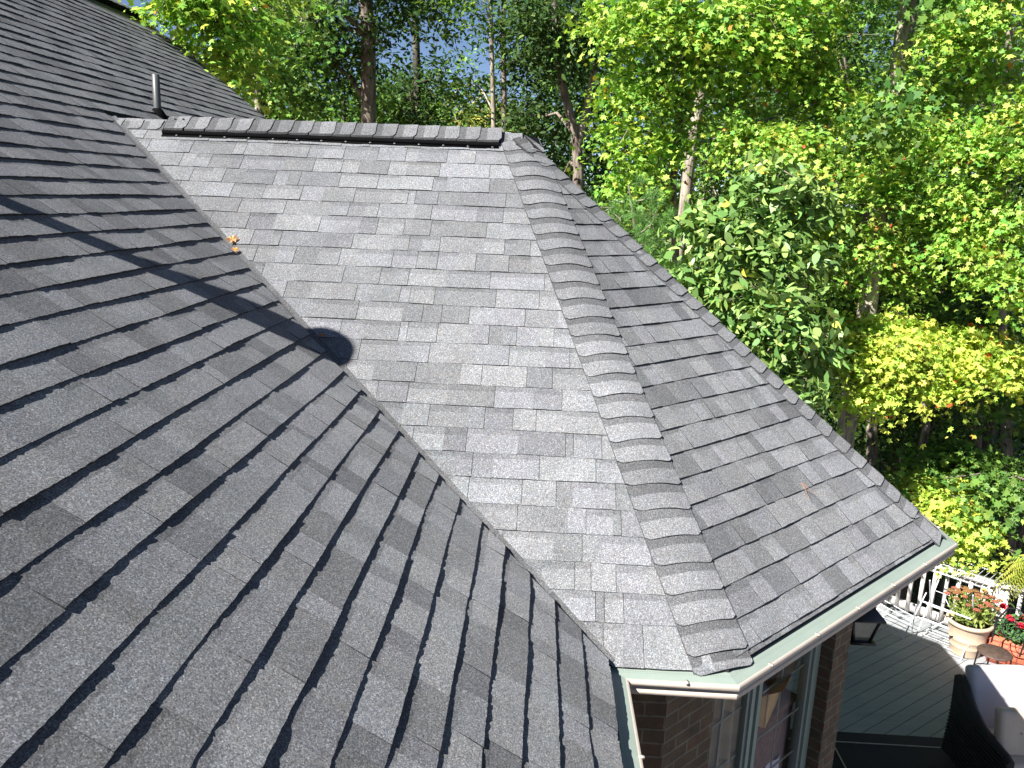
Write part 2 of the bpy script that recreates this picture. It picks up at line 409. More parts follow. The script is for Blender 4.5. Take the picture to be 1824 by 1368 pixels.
we = wing_slope('hip_roof_slope', [APEX, C3, C4], (C3, C4), [0, -0.012, 0], 24, None, 0.86, 0.8, 0.2, 27, step=0.3)
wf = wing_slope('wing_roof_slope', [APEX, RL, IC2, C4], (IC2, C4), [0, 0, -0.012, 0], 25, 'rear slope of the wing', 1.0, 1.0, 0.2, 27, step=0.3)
for k, (pts, par) in enumerate([([RL, APEX, C1, IC], wb), ([APEX, C1, C2], wc), ([APEX, C2, C3], wd), ([APEX, C3, C4], we), ([APEX, RL, IC2, C4], wf)]):
    s = slab('roof_deck', pts, DECK_AND_SHADE, 0.03); s.parent = par
for o in (wb, wc, wd, we, wf, main, rear):
    for ch in o.children: ch.matrix_parent_inverse = Matrix.Identity(4)

# --- valley: woven strip bending between the slopes
nA = Vector((TA, 0, 1)).normalized(); nB = Vector((0, -TB, 1)).normalized()
def valley():
    mb = MB(); rng = random.Random(5)
    d = (IC-RL); steps = 25
    lat_a = (nA.cross(d)).normalized(); lat_a = -lat_a if lat_a.x > 0 else lat_a       # on slope A, away from the valley
    lat_b = (nB.cross(d)).normalized(); lat_b = -lat_b if lat_b.y < 0 else lat_b
    for i in range(steps):
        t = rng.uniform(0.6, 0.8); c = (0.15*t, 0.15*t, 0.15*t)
        p0 = RL + d*(i/steps); p1 = RL + d*((i+1)/steps)
        rows = []
        for p in (p0, p1):
            rows.append([p + lat_a*0.10 + nA*0.0015, p + lat_a*0.055 + nA*0.004, p + lat_a*0.02 + nA*0.010, p + (nA+nB)*0.006, p + lat_b*0.03 + nB*0.007])
        mb.grid(rows, c)
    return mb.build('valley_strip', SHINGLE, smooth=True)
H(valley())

# --- hip and ridge caps, one mesh each
def caps(name, P0, P1, na, nb, w, k, start, n, lift, seed, tones, exp=EXP, label=None, th=0.0065, base_drop=0.004, limit=None, endw=1.0):
    rng = random.Random(seed); P0 = Vector(P0); P1 = Vector(P1); h = (P1-P0).normalized()
    a = na.cross(h).normalized(); b = nb.cross(h).normalized(); mid = (na+nb).normalized()
    if a.dot(nb) > 0: a = -a     # a lies in plane a, pointing away from plane b
    if b.dot(na) > 0: b = -b
    objs = []
    for i in range(n):
        mb = MB(); s0 = start + i*exp; tb = tones(i, rng); base = 0.160*tb
        col = (base, base*1.005, base*1.03); dk = tuple(x*0.60 for x in col); side = tuple(x*0.4 for x in col)
        nx = 14; jit = rng.uniform(-0.008, 0.008); tw = rng.uniform(-0.010, 0.010)
        def cross(sfrac, s, hh):
            x = sfrac*w*endw
            if x < -k: p = a*(-x); nn = na
            elif x > k: p = b*x; nn = nb
            else:
                t = (x+k)/(2*k); p = a*k*(1-t)**2 + b*k*t**2; nn = (na*(1-t)+nb*t).normalized()
            return P0 + h*s + p + nn*(lift + hh)
        rows = []; under = []
        svals = [(-0.02, 0.0), (0.02, 0.12), (0.046, 0.28), (0.048, 0.28), (exp*0.5, 0.5), (exp*0.75, 0.75), (exp, 1.0)]
        for (s, f) in svals:
            r = []
            for j in range(nx+1):
                q = -1+2*j/nx; ss = s0 + s + (jit + tw*q if f == 1.0 else 0)
                cut = 0.0
                if f == 1.0 and abs(q) > 0.84: cut = (0.018 if exp <= 0.16 else 0.0)*(abs(q)-0.84)/0.16
                r.append(cross(q, ss-cut, th*f + (0.0015*math.sin(q*3+i) if f == 1.0 else 0)))
            rows.append(r)
        mb.grid(rows[:3], dk); mb.grid(rows[2:4], dk); mb.grid(rows[3:], col)
        # butt edge and side edges
        dn = [p - mid*(th*0.8) for p in rows[-1]]
        mb.grid([rows[-1], dn], side)
        for j in (0, nx):
            mb.grid([[r[j] for r in rows], [r[j] - mid*(lift*0.9+0.004) for r in rows]], side)
        o = H(mb.build(name, SHINGLE))
        objs.append(o)
        if label and i == 0: o['label'] = label
    return objs
def nrm(P, Q, R):
    n = (Q-P).cross(R-P).normalized(); return n if n.z > 0 else -n
nC = nrm(APEX, C1, C2); nD = nrm(APEX, C2, C3)
def tones1(i, rng):
    base = rng.choice([1.0, 1.05, 0.97])
    if 13 <= i <= 18: base = rng.choice([1.15, 1.3, 1.2])
    if i > 18: base = rng.choice([1.0, 1.15, 0.95])
    return base*rng.uniform(0.94, 1.05)
len1 = (C1-APEX).length; len2 = (C2-APEX).length
nc1 = int((len1-0.10)/EXP)
caps('hip_cap', APEX, C1, nB, nC, 0.155, 0.085, 0.04, nc1, 0.010, 31, tones1)
caps('hip_cap', APEX, C2, nC, nD, 0.14, 0.05, 0.06, int((len2-0.16)/EXP), 0.009, 32, lambda i, r: r.uniform(0.8, 0.95))
caps('hip_cap', APEX, C3, nD, nrm(APEX, C3, C4), 0.14, 0.05, 0.04, int((len2-0.2)/EXP), 0.009, 33, lambda i, r: r.uniform(0.8, 0.95))
caps('hip_cap', APEX, C4, nrm(APEX, C3, C4), Vector((0, TB, 1)).normalized(), 0.14, 0.05, 0.04, int((len1-0.2)/EXP), 0.009, 34, lambda i, r: r.uniform(0.8, 0.95))
nF = Vector((0, TB, 1)).normalized()
s1 = 0.04 + nc1*EXP; caps('hip_cap', APEX, C1, nB, nC, 0.155, 0.085, s1, 1, 0.006, 41, lambda i, r: 0.9, exp=len1-s1-0.008, th=0.003)
n2 = int((len2-0.16)/EXP); s2 = 0.06 + n2*EXP; caps('hip_cap', APEX, C2, nC, nD, 0.14, 0.05, s2, 1, 0.006, 42, lambda i, r: 0.85, exp=len2-s2-0.03, th=0.004)
rt = lambda i, r: r.choice([1.0, 0.95, 1.1, 0.85])*r.uniform(0.95, 1.05)
caps('ridge_cap', (-2.98, 0, 0), (0, 0, 0), nB, nF, 0.12, 0.05, 0.02, 4, 0.006, 35, rt)
VX0, VX1 = -2.49, -0.125
nv = int(round((VX1-VX0-0.02)/EXP))
caps('ridge_cap', (VX0, 0, 0.030), (0, 0, 0.030), nB, nF, 0.158, 0.05, 0.02, nv, 0.012, 36, rt, exp=(VX1-VX0-0.02)/nv)
caps('ridge_cap', (-0.13, 0, 0.0), (0.3, 0, -0.0), nB, nF, 0.105, 0.05, 0.0, 1, 0.010, 37, lambda i, r: 1.0)
def vent():
    mb = MB()
    for sgn, n in ((-1, nB), (1, nF)):
        lat = Vector((0, sgn, -TB)).normalized()
        prof = [(0.0, 0.026), (0.155, 0.026), (0.166, 0.022), (0.170, 0.0)]
        rows = [[Vector((x, 0, 0)) + lat*a + n*b for a, b in prof] for x in (VX0-0.01, VX1-0.01)]
        mb.grid(rows)
        for x in (VX0-0.01, VX1-0.01): mb.poly([Vector((x, 0, 0)) + lat*a + n*b for a, b in prof] + [Vector((x, 0, 0))])
        x = VX0
        while x < VX1-0.02:     # fins
            p = Vector((x, 0, 0)) + lat*0.171 + n*0.012; mb.bar(p - n*0.010, p + n*0.011, 0.006, 0.008, up=(1, 0, 0)); x += 0.014
        mb.bar(Vector((VX0-0.01, 0, 0)) + lat*0.183 + n*0.004, Vector((VX1-0.01, 0, 0)) + lat*0.183 + n*0.004, 0.02, 0.008, up=n)
    return mb.build('ridge_vent', BLACKP)
rv = H(vent()); rv['label'] = 'black ribbed vent strip under the wing ridge caps'
zinc = simple('zinc', (0.16, 0.16, 0.16), 0.5)
for p_ in [Vector((VX0+0.1+i*0.17, 0, 0)) + Vector((0, -1, -TB)).normalized()*0.184 + nB*0.011 for i in range(14)] + [Vector((x, 0, 0.030)) + Vector((0, -1, -TB)).normalized()*0.06 + nB*0.024 for x in (VX0+0.05, VX0+0.11)]:
    mb = MB(); mb.box(p_, (0.014, 0.010, 0.007)); s = mb.build('nail', zinc); s.parent = rv
# grit and crumbs of dead leaf caught along the valley
mb = MB(); rng = random.Random(15); dv = (IC-RL)
for i in range(260):
    q = rng.uniform(0.02, 0.98); c = RL + dv*q + Vector((rng.gauss(0.01, 0.018), rng.gauss(0.01, 0.018), 0)); c.z = max(-(c.x+L)*TA, c.y*TB) + 0.014
    s_ = rng.uniform(0.0015, 0.0045); k = rng.choice([(0.30, 0.20, 0.11), (0.36, 0.28, 0.18), (0.22, 0.13, 0.07), (0.40, 0.36, 0.28)])
    a = Vector((rng.uniform(-1, 1), rng.uniform(-1, 1), rng.uniform(-.3, .5)))*s_; b = Vector((rng.uniform(-1, 1), rng.uniform(-1, 1), rng.uniform(-.3, .5)))*s_
    mb.poly([c-a, c+b, c+a*0.8-b*0.3], k)
DEBRIS = mb
# ridge vent of the main roof
mb = MB()
for sgn in (-1, 1):
    lat = Vector((sgn*cA, 0, -sA)); n = Vector((sgn*sA, 0, cA)); o = Vector((RIDGE_X, 0, zr))
    prof = [(0, 0.05), (0.17, 0.05), (0.18, 0.0)]
    rows = [[o + Vector((0, y, 0)) + lat*a + n*b for a, b in prof] for y in (-9.4, 6.0)]; mb.grid(rows)
    mb.poly(rows[1] + [o + Vector((0, 6.0, 0))])
rv2 = H(mb.build('ridge_vent', BLACKP)); rv2['label'] = 'dark vent along the main ridge'
nR = Vector((-sA, 0, cA)); nAA = Vector((sA, 0, cA))
caps('main_ridge_cap', (RIDGE_X, -0.5, zr+0.055), (RIDGE_X, 6.05, zr+0.055), nAA, nR, 0.14, 0.05, 0, 45, 0.004, 38, rt)

# --- gutters: K-shaped trough with a perforated guard on top, along an eave polyline
GO, GZ = 0.072, EZ-0.034      # lip distance outside the shingle edge, lip height
def offset_poly(P, d):
    """offset an open polyline (list of 2D) to its right by d"""
    out = []
    for i, p in enumerate(P):
        ns = []
        if i > 0: e = (p-P[i-1]).normalized(); ns.append(Vector((e.y, -e.x)))
        if i < len(P)-1: e = (P[i+1]-p).normalized(); ns.append(Vector((e.y, -e.x)))
        if len(ns) == 2: m = (ns[0]+ns[1]); out.append(p + m*(d/(m.dot(ns[0]))))
        else: out.append(p + ns[0]*d)
    return out
eave = [Vector(p[:2]) for p in ((0.575, -9.5), IC, C1, C2, C3, C4, IC2, (0.575, 5.5))]
def sweep(prof, name, mat, i0, i1, col=(1, 1, 1), pts=eave):
    """prof: list of (offset outwards, z); segments i0..i1 of the eave"""
    mb = MB(); rows = []
    offs = [offset_poly(pts, o) for o, z in prof]
    for i in range(i0, i1+1): rows.append([(offs[j][i].x, offs[j][i].y, prof[j][1]) for j in range(len(prof))])
    mb.grid(rows, col); return mb.build(name, mat)
guard_prof = [(-0.03, EZ-0.010), (GO-0.012, GZ+0.008), (GO, GZ+0.004)]
body_prof = [(GO-0.010, GZ+0.008), (GO+0.002, GZ+0.008), (GO+0.002, GZ-0.018), (GO-0.004, GZ-0.020), (GO-0.030, GZ-0.026), (GO-0.034, GZ-0.038), (GO-0.010, GZ-0.041), (GO-0.008, GZ-0.063), (GO-0.028, GZ-0.068), (-0.035, GZ-0.068)]
segs = [('gutter', 0, 1, 'gutter along the main roof eave'), ('gutter', 1, 2, 'short sunlit gutter over the brick corner'), ('gutter', 2, 3, 'long gutter under the triangular slope'), ('gutter', 3, 4, None), ('gutter', 4, 5, None), ('gutter', 5, 6, None)]
for nm, i0, i1, lb in segs:
    g = H(sweep(body_prof, 'gutter', GUTTER, i0, i1)); 
    if lb: g['label'] = lb
    gg = sweep(guard_prof, 'gutter_guard', GUARD, i0, i1); gg.parent = g
    # hanger clips and seams
    mb = MB(); a, b = offset_poly(eave, GO)[i0], offset_poly(eave, GO)[i1]; L_ = (b-a).length; d = (b-a).normalized(); t = 0.25
    while t < L_-0.1:
        p = a + d*t; mb.box((p.x, p.y, GZ+0.012), (0.012, 0.022, 0.010), math.atan2(d.y, d.x)); t += 0.42
    cl = mb.build('gutter_clip', GUTTER); cl.parent = g
# bright drip line / fascia behind
H(sweep([(-0.035, EZ-0.014), (-0.036, GZ-0.072)], 'fascia', GUTTER, 0, 6))
H(sweep([(-0.034, GZ-0.072), (-0.46, GZ-0.072)], 'soffit', SOFFIT, 0, 6))
# black strip standing in for the shadow under the shingle edge
H(sweep([(-0.004, EZ-0.001), (-0.02, EZ-0.016)], 'eave_shade_line', DECK_AND_SHADE, 0, 6))

# --- walls
d_c = (C2-C1).normalized(); n_c = Vector((d_c.y, -d_c.x, 0)); WOFF = 0.45
def cw(u, off=0.0, z=0.0):  # a point on the window wall: u along it, off into the house
    p = C1 + d_c*u - n_c*(WOFF+off); return Vector((p.x, p.y, z))
WB, WT = -6.6, EZ-0.112
def uv_wall(name, quads, mat=BRICK, thick=0.0):
    """quads: list of (p_bottom_left, p_bottom_right, z0, z1, u0)"""
    mb = MB(); uvs = []
    for (p, q, z0, z1, u0) in quads:
        p = Vector(p); q = Vector(q); l = (q-p).length
        mb.poly([(p.x, p.y, z0), (q.x, q.y, z0), (q.x, q.y, z1), (p.x, p.y, z1)])
        uvs += [(u0, z0), (u0+l, z0), (u0+l, z1), (u0, z1)]
    o = mb.build(name, mat); uvl = o.data.uv_layers.new(name='UV'); uvl.data.foreach_set('uv', np.array(uvs, dtype=np.float32).ravel())
    return o
U0, U1 = 0.215, 2.29; JL, JR = 0.655, 2.06; WZ0, WZ1 = -5.25, -2.72; RD = 0.10
BC = cw(U0); CD = cw(U1)
wq = [(Vector((0.13, BC.y, 0)), BC, WB, WT, 0.05), (BC, cw(JL), WB, WT, 0.1), (cw(JR), CD, WB, WT, 0.03), (cw(JL), cw(JR), WB, WZ0, 0.54), (cw(JL), cw(JR), WZ1, WT, 0.54),
      (cw(JL), cw(JL, RD), WZ0, WZ1, 0.0), (cw(JR, RD), cw(JR), WZ0, WZ1, 0.11),
      (CD, Vector((CD.x, -0.38, 0)), WB, WT, 0.02), (Vector((CD.x, -0.38, 0)), Vector((CD.x, 0.9, 0)), WB, -5.2, 0.02), (Vector((CD.x, 0.9, 0)), Vector((CD.x, 1.0, 0)), WB, WT, 0.02), (Vector((CD.x, 1.0, 0)), Vector((2.2, 1.2, 0)), WB, WT, 0.0), (Vector((2.2, 1.2, 0)), Vector((1.1, 2.2, 0)), WB, -5.2, 0.0), (Vector((1.1, 2.2, 0)), Vector((0.9, 2.4, 0)), WB, WT, 0.0), (Vector((0.9, 2.4, 0)), Vector((0.13, 2.4, 0)), WB, WT, 0.0),
      (Vector((0.13, -9.4, 0)), Vector((0.13, BC.y, 0)), WB, WT, 0.0), (Vector((0.13, 2.4, 0)), Vector((0.13, 5.2, 0)), WB, WT, 0.0)]
H(uv_wall('brick_wall', wq))
sill = MB(); sill.poly([cw(JL, 0, WZ0), cw(JR, 0, WZ0), cw(JR, RD+0.05, WZ0+0.01), cw(JL, RD+0.05, WZ0+0.01)]); 
# window
win = MB()
def wbar(mb, u0, u1, z0, z1, o0, o1):
    P = [cw(u0, o0), cw(u1, o0), cw(u1, o1), cw(u0, o1)]
    lo = [(p.x, p.y, z0) for p in P]; hi = [(p.x, p.y, z1) for p in P]
    mb.poly(lo[::-1]); mb.poly(hi)
    for i in range(4): j = (i+1) % 4; mb.poly([lo[i], lo[j], hi[j], hi[i]])
wbar(win, JL+0.001, JL+0.075, WZ0, WZ1, RD-0.01, RD+0.08); wbar(win, JR-0.075, JR-0.001, WZ0, WZ1, RD-0.01, RD+0.08)
wbar(win, JL+0.075, JR-0.075, WZ0, WZ0+0.06, RD-0.01, RD+0.08); wbar(win, JL+0.075, JR-0.075, WZ1-0.06, WZ1, RD-0.01, RD+0.08)
window = H(win.build('window', TRIM)); window['label'] = 'tall double window with sage trim'
mu = MB(); MC = 1.285
wbar(mu, MC-0.055, MC-0.02, WZ0+0.06, WZ1-0.06, RD-0.006, RD+0.07); wbar(mu, MC-0.02, MC+0.02, WZ0+0.06, WZ1-0.06, RD+0.012, RD+0.07); wbar(mu, MC+0.02, MC+0.055, WZ0+0.06, WZ1-0.06, RD-0.006, RD+0.07)
x = mu.build('mullion', TRIM); x.parent = window
sash = MB()
for (a, b) in ((JL+0.075, MC-0.055), (MC+0.055, JR-0.075)):
    wbar(sash, a, a+0.03, WZ0+0.06, WZ1-0.06, RD+0.008, RD+0.05); wbar(sash, b-0.03, b, WZ0+0.06, WZ1-0.06, RD+0.008, RD+0.05)
x = sash.build('sash', simple('grey_sash', (0.22, 0.25, 0.23), 0.5, 0.05)); x.parent = window
for (a, b) in ((JL+0.105, MC-0.085), (MC+0.085, JR-0.105)):
    pn = MB(); wbar(pn, a, b, WZ0+0.06, WZ1-0.06, RD+0.028, RD+0.034); x = pn.build('pane', GLASS); x.parent = window
gr = MB()
for (a, b) in ((JL+0.105, MC-0.085), (MC+0.085, JR-0.105)):
    m_ = (a+b)/2; wbar(gr, m_-0.006, m_+0.006, WZ0+0.06, WZ1-0.06, RD+0.036, RD+0.042)
    z = WZ1-0.36
    while z > WZ0: wbar(gr, a, b, z-0.008, z+0.008, RD+0.036, RD+0.042); z -= 0.33
x = gr.build('muntin_grid', simple('dull_muntin', (0.22, 0.21, 0.17), 0.6)); x.parent = window
sl = sill.build('window_sill', TRIM); sl.parent = window
# room behind the window
room = MB(); ri = RD+0.09
room.poly([cw(-0.2, ri+2.2, -5.75), cw(2.3, ri+2.2, -5.75), cw(2.3, ri+2.2, -2.6), cw(-0.2, ri+2.2, -2.6)])
x = H(room.build('room_wall', simple('room_wall_paint', (0.55, 0.50, 0.40), 0.8)))
fl = MB(); fl.poly([cw(-0.2, 0.1, -5.74), cw(2.3, 0.1, -5.74), cw(2.3, 2.4, -5.74), cw(-0.2, 2.4, -5.74)])
H(fl.build('room_floor', simple('room_carpet', (0.25, 0.22, 0.18), 0.95)))

# ------------------------------------------------------------------ things on and around the house
# vent pipe on the main roof
t = empty('vent_pipe', (-3.10, 1.115, 0.125), 0, 'grey plastic vent pipe rising from the main roof behind the wing ridge', 'pipe')
mb = MB(); mb.lathe([(0.031, -0.05), (0.031, 0.315), (0.027, 0.318), (0.027, 0.25)], 20)
o = mb.build('pipe', simple('grey_pvc', (0.07, 0.072, 0.075), 0.45, 0.1), t, smooth=True)
mb = MB(); mb.lathe([(0.09, -0.07), (0.085, -0.03), (0.045, 0.03), (0.034, 0.045)], 20); mb.build('rubber_collar', BLACKP, t, smooth=True)
# unseen metal pipe, added only to throw the long shadow across the valley
az = Vector((math.cos(SUN_AZ), math.sin(SUN_AZ), 0))
fb = Vector((-0.955, -1.475, 0)) - az*2.63
t = empty('shadow_pipe', (fb.x, fb.y, -(fb.x+L)*TA - 0.02), 0, 'added unseen pipe with a wide rounded cowl, there to cast the long valley shadow', 'shadow caster')
hz = -1.30 + 2.63*math.tan(SUN_EL) - t.location.z
mb = MB(); mb.lathe([(0.11, -0.1), (0.085, 0.06), (0.066, 0.10), (0.066, hz-0.42)], 28); mb.build('pipe', simple('galvanised_metal', (0.4, 0.4, 0.4), 0.4, 0.1, metallic=0.7), t, smooth=True)
mb = MB(); mb.lathe([(0.066, hz-0.44), (0.08, hz-0.40), (0.13, hz-0.26), (0.165, hz-0.14), (0.168, hz-0.08), (0.15, hz-0.03), (0.09, hz-0.005), (0.001, hz)], 28); mb.build('cowl', simple('galvanised_cowl', (0.45, 0.45, 0.45), 0.4, 0.1, metallic=0.7), t, smooth=True)

# fallen leaves and pine needles on the roof
def dry_leaf(loc, nrm_, size, seed, label, col):
    rng = random.Random(seed); mb = MB(); n = Vector(nrm_); a = n.orthogonal().normalized(); b = n.cross(a); k = 14
    ring = []; ang = rng.random()*6
    for i in range(k):
        r = size*(1.0 if i % 2 else 0.55)*rng.uniform(0.75, 1.1); th = 2*math.pi*i/k + ang
        ring.append(Vector(loc) + a*math.cos(th)*r + b*math.sin(th)*r*0.75 + n*(0.010+rng.uniform(0.0, 0.35)*size))
    c = Vector(loc) + n*0.012
    for i in range(k): mb.poly([c, ring[i], ring[(i+1) % k]], tuple(x*rng.uniform(0.8, 1.2) for x in col))
    o = mb.build('fallen_leaf', LEAF); return tag(o, label, 'leaf', 'dead leaves on the roof')
tag(DEBRIS.build('leaf_debris', LEAF), kind='stuff')
dry_leaf((-1.735, -0.91, -0.775), (0.2, -0.5, 0.8), 0.054, 1, 'large curled orange dead leaf in the roof valley, above the smaller one', (0.66, 0.38, 0.17))
dry_leaf((-1.69, -1.0, -0.83), (0.2, -0.5, 0.8), 0.034, 2, 'small orange dead leaf just below the large curled leaf in the valley', (0.65, 0.30, 0.09))
dry_leaf((-1.03, -1.49, -1.25), (0.2, -0.5, 0.8), 0.026, 3, 'small brown dead leaf lying in the round shadow on the valley', (0.40, 0.15, 0.06))
mb = MB(); P = Vector((1.74, -1.57, -1.995))
uc, vc = plane_basis(C1, C2, APEX); ncn = uc.cross(vc); ncn = ncn if ncn.z > 0 else -ncn
for du, dv, eu, ev in ((-0.03, 0.05, 0.0, -0.045), (0.0, -0.045, 0.055, 0.06), (-0.02, -0.02, 0.005, -0.045), (0.0, -0.045, 0.03, -0.01)):
    mb.tube([P+uc*du+vc*dv+ncn*0.012, P+uc*(du+eu)/2+vc*(dv+ev)/2+ncn*0.018, P+uc*eu+vc*ev+ncn*0.014], 0.0012, 4)
o = mb.build('pine_needles', simple('dry_needle', (0.40, 0.20, 0.10), 0.7)); tag(o, 'forked sprig of dry brown pine needles on the triangular slope', 'sprig')

# wall lantern on the far wall of the wing
def lantern():
    c = Vector((2.63, -0.50, -3.345)); t = empty('wall_lantern', (CD.x, -0.50, -3.30), 0, 'black metal wall lantern with clear panes beside the brick corner', 'lantern')
    inv = Matrix.Translation(-Vector(t.location))
    def add(mb, nm, mat, sm=False):
        o = mb.build(nm, mat, t, smooth=sm); o.matrix_parent_inverse = inv; return o
    def sq(r, z, rot=math.pi/4): return [(c.x + r*math.cos(rot+k*math.pi/2), c.y + r*math.sin(rot+k*math.pi/2), c.z+z) for k in range(4)]
    R2 = math.sqrt(2)
    mb = MB(); mb.grid([sq(0.125*R2, 0.055), sq(0.125*R2, 0.07), sq(0.07*R2, 0.13), sq(0.05*R2, 0.17), sq(0.02*R2, 0.185)], closed=True); mb.poly(sq(0.125*R2, 0.055)[::-1])
    add(mb, 'roof', BLACKM)
    mb = MB(); mb.lathe([(0.03, 0.18), (0.022, 0.20), (0.032, 0.215), (0.034, 0.235), (0.02, 0.255), (0.012, 0.262), (0.017, 0.275), (0.012, 0.29), (0.001, 0.294)], 14, c); add(mb, 'finial', BLACKM, True)
    top = [Vector(p) for p in sq(0.097*R2, 0.055)]; bot = [Vector(p) for p in sq(0.058*R2, -0.13)]
    mb = MB()
    for k in range(4):
        mb.bar(top[k], bot[k], 0.018, 0.018); j = (k+1) % 4; mb.bar(bot[k], bot[j], 0.018, 0.018); mb.bar(top[k], top[j], 0.014, 0.014)
    add(mb, 'frame', BLACKM)
    mb = MB()
    for k in range(4): j = (k+1) % 4; mb.poly([top[k]*0.97+c*0.03, bot[k]*0.97+c*0.03, bot[j]*0.97+c*0.03, top[j]*0.97+c*0.03])
    add(mb, 'pane', simple('smoked_glass_pane', (0.16, 0.16, 0.13), 0.12, 0.3))
    mb = MB(); mb.grid([sq(0.09*R2, -0.125), sq(0.09*R2, -0.14), sq(0.05*R2, -0.165), sq(0.02*R2, -0.172)], closed=True); mb.poly(sq(0.02*R2, -0.172)[::-1]); mb.poly(sq(0.09*R2, -0.125)); add(mb, 'base', BLACKM)
    mb = MB(); mb.tube([(CD.x, c.y, c.z+0.21), (c.x-0.1, c.y, c.z+0.225), (c.x, c.y, c.z+0.21)], 0.011, 8); add(mb, 'arm', BLACKM)
    mb = MB(); mb.box((CD.x+0.012, c.y, c.z+0.10), (0.022, 0.12, 0.30)); add(mb, 'wall_plate', BLACKM)
lantern()

# things seen through the window
def boxy(nm, label, u, off, z, w, dpt, h, rz, col, flaps=True, cat='box'):
    t = empty(nm, cw(u, off, z), math.atan2(d_c.y, d_c.x)+rz, label, cat)
    m = simple(nm+'_card', col, 0.85, 0.08, 12)
    mb = MB()
    for x, y, a, b in ((0, -dpt/2, w, 0.006), (0, dpt/2, w, 0.006), (-w/2, 0, 0.006, dpt-0.012), (w/2, 0, 0.006, dpt-0.012)): mb.box((x, y, h/2), (a, b, h))
    mb.box((0, 0, 0.004), (w-0.02, dpt-0.02, 0.006)); mb.build('carton', m, t)
    if flaps:
        for k, (hx, hy, dx, dy, wd, an) in enumerate([(0, -dpt/2, 0, -1, w, 0.5), (0, dpt/2, 0, 1, w, 0.9), (-w/2, 0, -1, 0, dpt, 0.3), (w/2, 0, 1, 0, dpt, 0.8)]):
            f = MB(); l = 0.10; ex = (dx*l*math.cos(an), dy*l*math.cos(an), l*math.sin(an)); sx = (dy*wd/2, dx*wd/2)
            p = [(hx-sx[0], hy-sx[1], h), (hx+sx[0], hy+sx[1], h), (hx+sx[0]*0.9+ex[0], hy+sx[1]*0.9+ex[1], h+ex[2]), (hx-sx[0]*0.9+ex[0], hy-sx[1]*0.9+ex[1], h+ex[2])]
            f.poly(p); f.poly([(a, b, c+0.004) for a, b, c in p[::-1]]); f.build('flap', m, t)
    return t
t = empty('hamper', cw(1.70, 0.42, -5.74), math.atan2(d_c.y, d_c.x), 'brown quilted storage chest standing inside the window under the boxes', 'chest')
mb = MB(); mb.box((0, 0, 1.0), (0.62, 0.42, 2.0)); o = mb.build('body', simple('brown_quilt', (0.42, 0.20, 0.12), 0.8, 0.2, 30, bmp=0.6, bscale=25), t)
mb = MB(); mb.box((0, 0, 2.02), (0.66, 0.46, 0.04)); mb.build('lid', simple('brown_lid', (0.30, 0.15, 0.09), 0.8, 0.1), t)
boxy('cardboard_box', 'open cardboard box with raised flaps on the brown chest inside the window', 1.68, 0.38, -3.70, 0.46, 0.36, 0.24, 0.3, (0.85, 0.50, 0.22))
boxy('cardboard_box', 'second cardboard box stacked higher behind the open one inside the window', 1.78, 0.84, -3.55, 0.42, 0.34, 0.30, -0.2, (0.85, 0.50, 0.24))
t = empty('shelf_unit', cw(1.75, 0.82, -5.74), math.atan2(d_c.y, d_c.x), 'dark wooden cabinet standing behind the chest inside the window', 'cabinet')
mb = MB(); mb.box((0, 0, 1.09), (0.7, 0.34, 2.18)); mb.build('carcass', simple('dark_wood', (0.08, 0.05, 0.03), 0.6), t)
mb = MB(); rng = random.Random(2)
for i in range(60):
    p = cw(1.68+rng.uniform(-0.14, 0.14), 0.42+rng.uniform(-0.1, 0.1), -3.50+rng.uniform(-0.02, 0.12)); mb.tube([p, p+Vector((rng.uniform(-.05, .05), rng.uniform(-.05, .05), rng.uniform(.0, .07)))], 0.006, 4)
tag(mb.build('green_tinsel', simple('green_tinsel', (0.05, 0.22, 0.06), 0.3, 0.4, 40)), 'bundle of green tinsel in the open cardboard box', 'tinsel')
def cloth(nm, label, cat, u0, u1, z0, z1, off, mat, amp, fr, horiz=False):
    mb = MB(); rows = []
    nz, nu = 40, 60
    for i in range(nz+1):
        z = z0 + (z1-z0)*i/nz; r = []
        for j in range(nu+1):
            u = u0 + (u1-u0)*j/nu
            w = amp*math.sin(u*fr+0.6*math.sin(z*5)) + (0.006*math.sin(z*150+2*math.sin(u*9)) if horiz else 0)
            r.append(cw(u, off+w, z + (0.02*math.sin(u*7) if i == nz else 0)))
        rows.append(r)
    mb.grid(rows); return tag(mb.build(nm, mat, smooth=True), label, cat)
cloth('curtain', 'brown ribbed curtain hanging behind the left half of the window', 'curtain', 0.74, 1.30, -4.35, -2.7, 0.16, simple('brown_curtain', (0.40, 0.30, 0.19), 0.9, 0.15, 10), 0.02, 55, True)
cloth('blanket', 'lavender crinkled blanket behind the lower left panes', 'blanket', 0.74, 1.9, -5.7, -4.12, 0.20, simple('lavender_cloth', (0.70, 0.58, 0.78), 0.85, 0.08), 0.015, 30, True)

